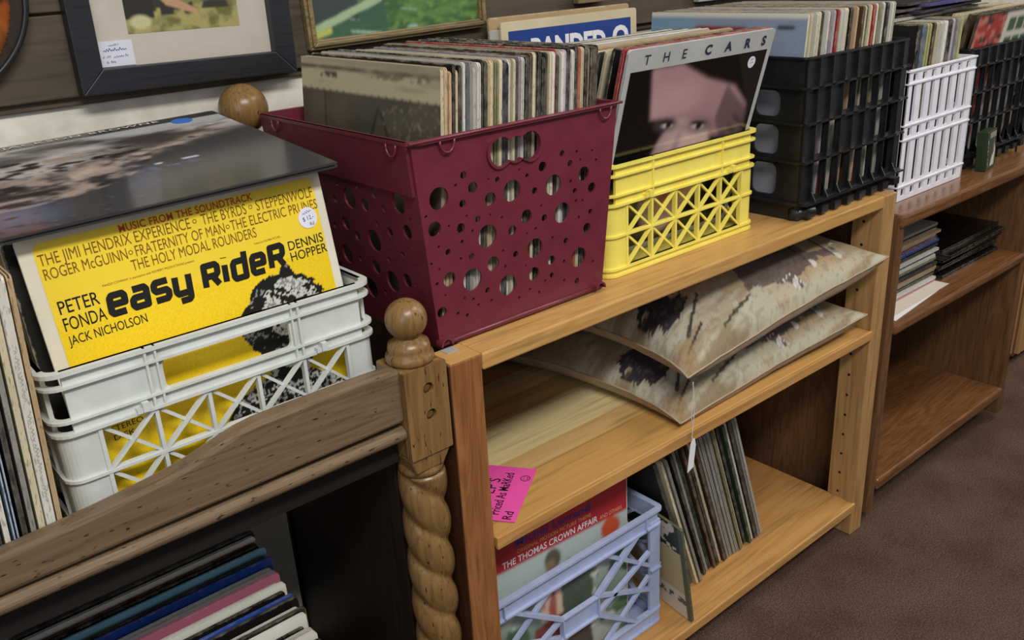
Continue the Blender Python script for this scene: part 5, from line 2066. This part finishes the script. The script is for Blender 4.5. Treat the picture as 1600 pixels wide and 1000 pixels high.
pt = empty('framed_painting', 'gilt framed painting of green meadow and a fallen branch on the planks', 'picture', (0.221, 0.4345, 0.305), (0, -1.0 * D, 0))
mb = MB()
frame4(mb, -0.156, 0.156, 0, 0.24, 0.013, -0.012, -0.0005)
frame4(mb, -0.152, 0.152, 0.004, 0.236, 0.006, -0.016, -0.012)
mb.build('frame', M['frame_gold'], pt, 0.0015)
a = Art(0.288, 0.214, 200, 150, '#3f5f3a')
U, V = a.U, a.V
a.put(np.clip((fbm(U * 10, V * 26, 4, 5) - 0.42) * 4, 0, 1), '#5b8148')
a.put(np.clip((fbm(U * 26, V * 40, 3, 25) - 0.55) * 5, 0, 1) * (U > 0.4), '#6f8f4a')
a.put((U < 0.42) * np.clip((0.30 - V) * 6, 0, 1) * 0.8, '#3c5a4c')
a.put((U < 0.26) * (V > 0.10) * 1.0, '#3d4543')
tr = np.abs(V - (0.055 + 0.42 * U)) < 0.026 + 0.01 * (fbm(U * 16, V * 16, 2, 3) - 0.5)
a.put(tr * (U < 0.40), '#9db48c')
a.put((np.abs(V - (0.02 + 0.30 * U)) < 0.02) * (U < 0.10), '#b3b45c')
a.put((fbm(U * 9 + V * 40, V * 9, 2, 6) > 0.72) * (U > 0.2) * (U < 0.6), '#8fae9a')
a.put((U > 0.72) * (V > 0.18) * np.clip((fbm(U * 9, V * 9, 2, 16) - 0.4) * 3, 0, 1), '#a3ad4e')
a.blur(2)
a.build('canvas', pt, Matrix(((1, 0, 0, -0.144), (0, 0, -1, -0.006), (0, 1, 0, 0.0125), (0, 0, 0, 1))), 'print', 0.0002)

# lacquered wooden plaque at the far left
pq = empty('wall_plaque', 'glossy orange and brown rounded plaque with dark rim, left on the planks', 'plaque', (-0.366, 0.4345, 0.405))
PQ = []
for k in range(56):
    t_ = 2 * math.pi * k / 56
    rr = 1.0 + 0.05 * math.cos(3 * t_)
    PQ.append((0.088 * rr * math.cos(t_), 0.112 * rr * math.sin(t_)))
mb = MB()
mb.prism(PQ, 'y', -0.014, -0.001)
mb.build('board', M['oak_dark'], pq, 0.003)
mb = MB()
mb.tube([(x * 0.97, -0.015, z_) for x, z_ in [(p[0], p[1] * 0.975) for p in PQ + PQ[:1]]], 0.0035, 8)
mb.build('rim', M['black'], pq)
a = Art(0.15, 0.19, 60, 70, '#2f1c12')
U, V = a.U, a.V
ins = ((U - 0.5) / 0.48) ** 2 + ((V - 0.5) / 0.49) ** 2 < 1
a.put(ins * 1.0, '#8a4316')
a.put(ins * np.clip((fbm(U * 6, V * 8, 4, 6) - 0.45) * 4, 0, 1), '#c4701f')
a.put(ins * (np.abs(V - 0.42 - 0.1 * (U - 0.5)) < 0.035), '#1e120c')
a.put(ins * (V < 0.38) * np.clip((fbm(U * 9, V * 6, 3, 46) - 0.5) * 4, 0, 0.8), '#5a2a10')
# only the rounded inside is kept
a.blur(1)
me_o = a.build('lacquered_picture', pq, Matrix(((1, 0, 0, -0.075), (0, 0, -1, -0.0145), (0, 1, 0, -0.095), (0, 0, 0, 1))), 'print_gloss', 0.0003)
bm = bmesh.new()
bm.from_mesh(me_o.data)
bmesh.ops.delete(bm, geom=[v_ for v_ in bm.verts if (v_.co.x / 0.0745) ** 2 + (v_.co.z / 0.0945) ** 2 > 1.02], context='VERTS')
bm.to_mesh(me_o.data)
bm.free()

for nm, x0, x1, z0, mt, lab in (('carved_frame', 0.575, 0.640, 0.327, 'frame_gold', 'lower edge of a small ochre carved frame high above the yellow crate'),
                                ('picture_frame', 0.895, 1.22, 0.3075, 'steel', 'lower edge of a thin silver picture frame above the black crate')):
    f_ = empty(nm, lab, 'picture', ((x0 + x1) / 2, 0.4345, z0))
    h_ = 0.1 if x1 - x0 < 0.1 else 0.2
    mb = MB()
    W_ = (x1 - x0) / 2
    frame4(mb, -W_, W_, 0, h_, 0.012, -0.014, -0.0005)
    mb.build('frame', M[mt], f_, 0.001)
    mb = MB()
    mb.box(-W_ + 0.011, W_ - 0.011, -0.006, -0.003, 0.011, h_ - 0.011)
    mb.build('picture', M['mat'], f_)
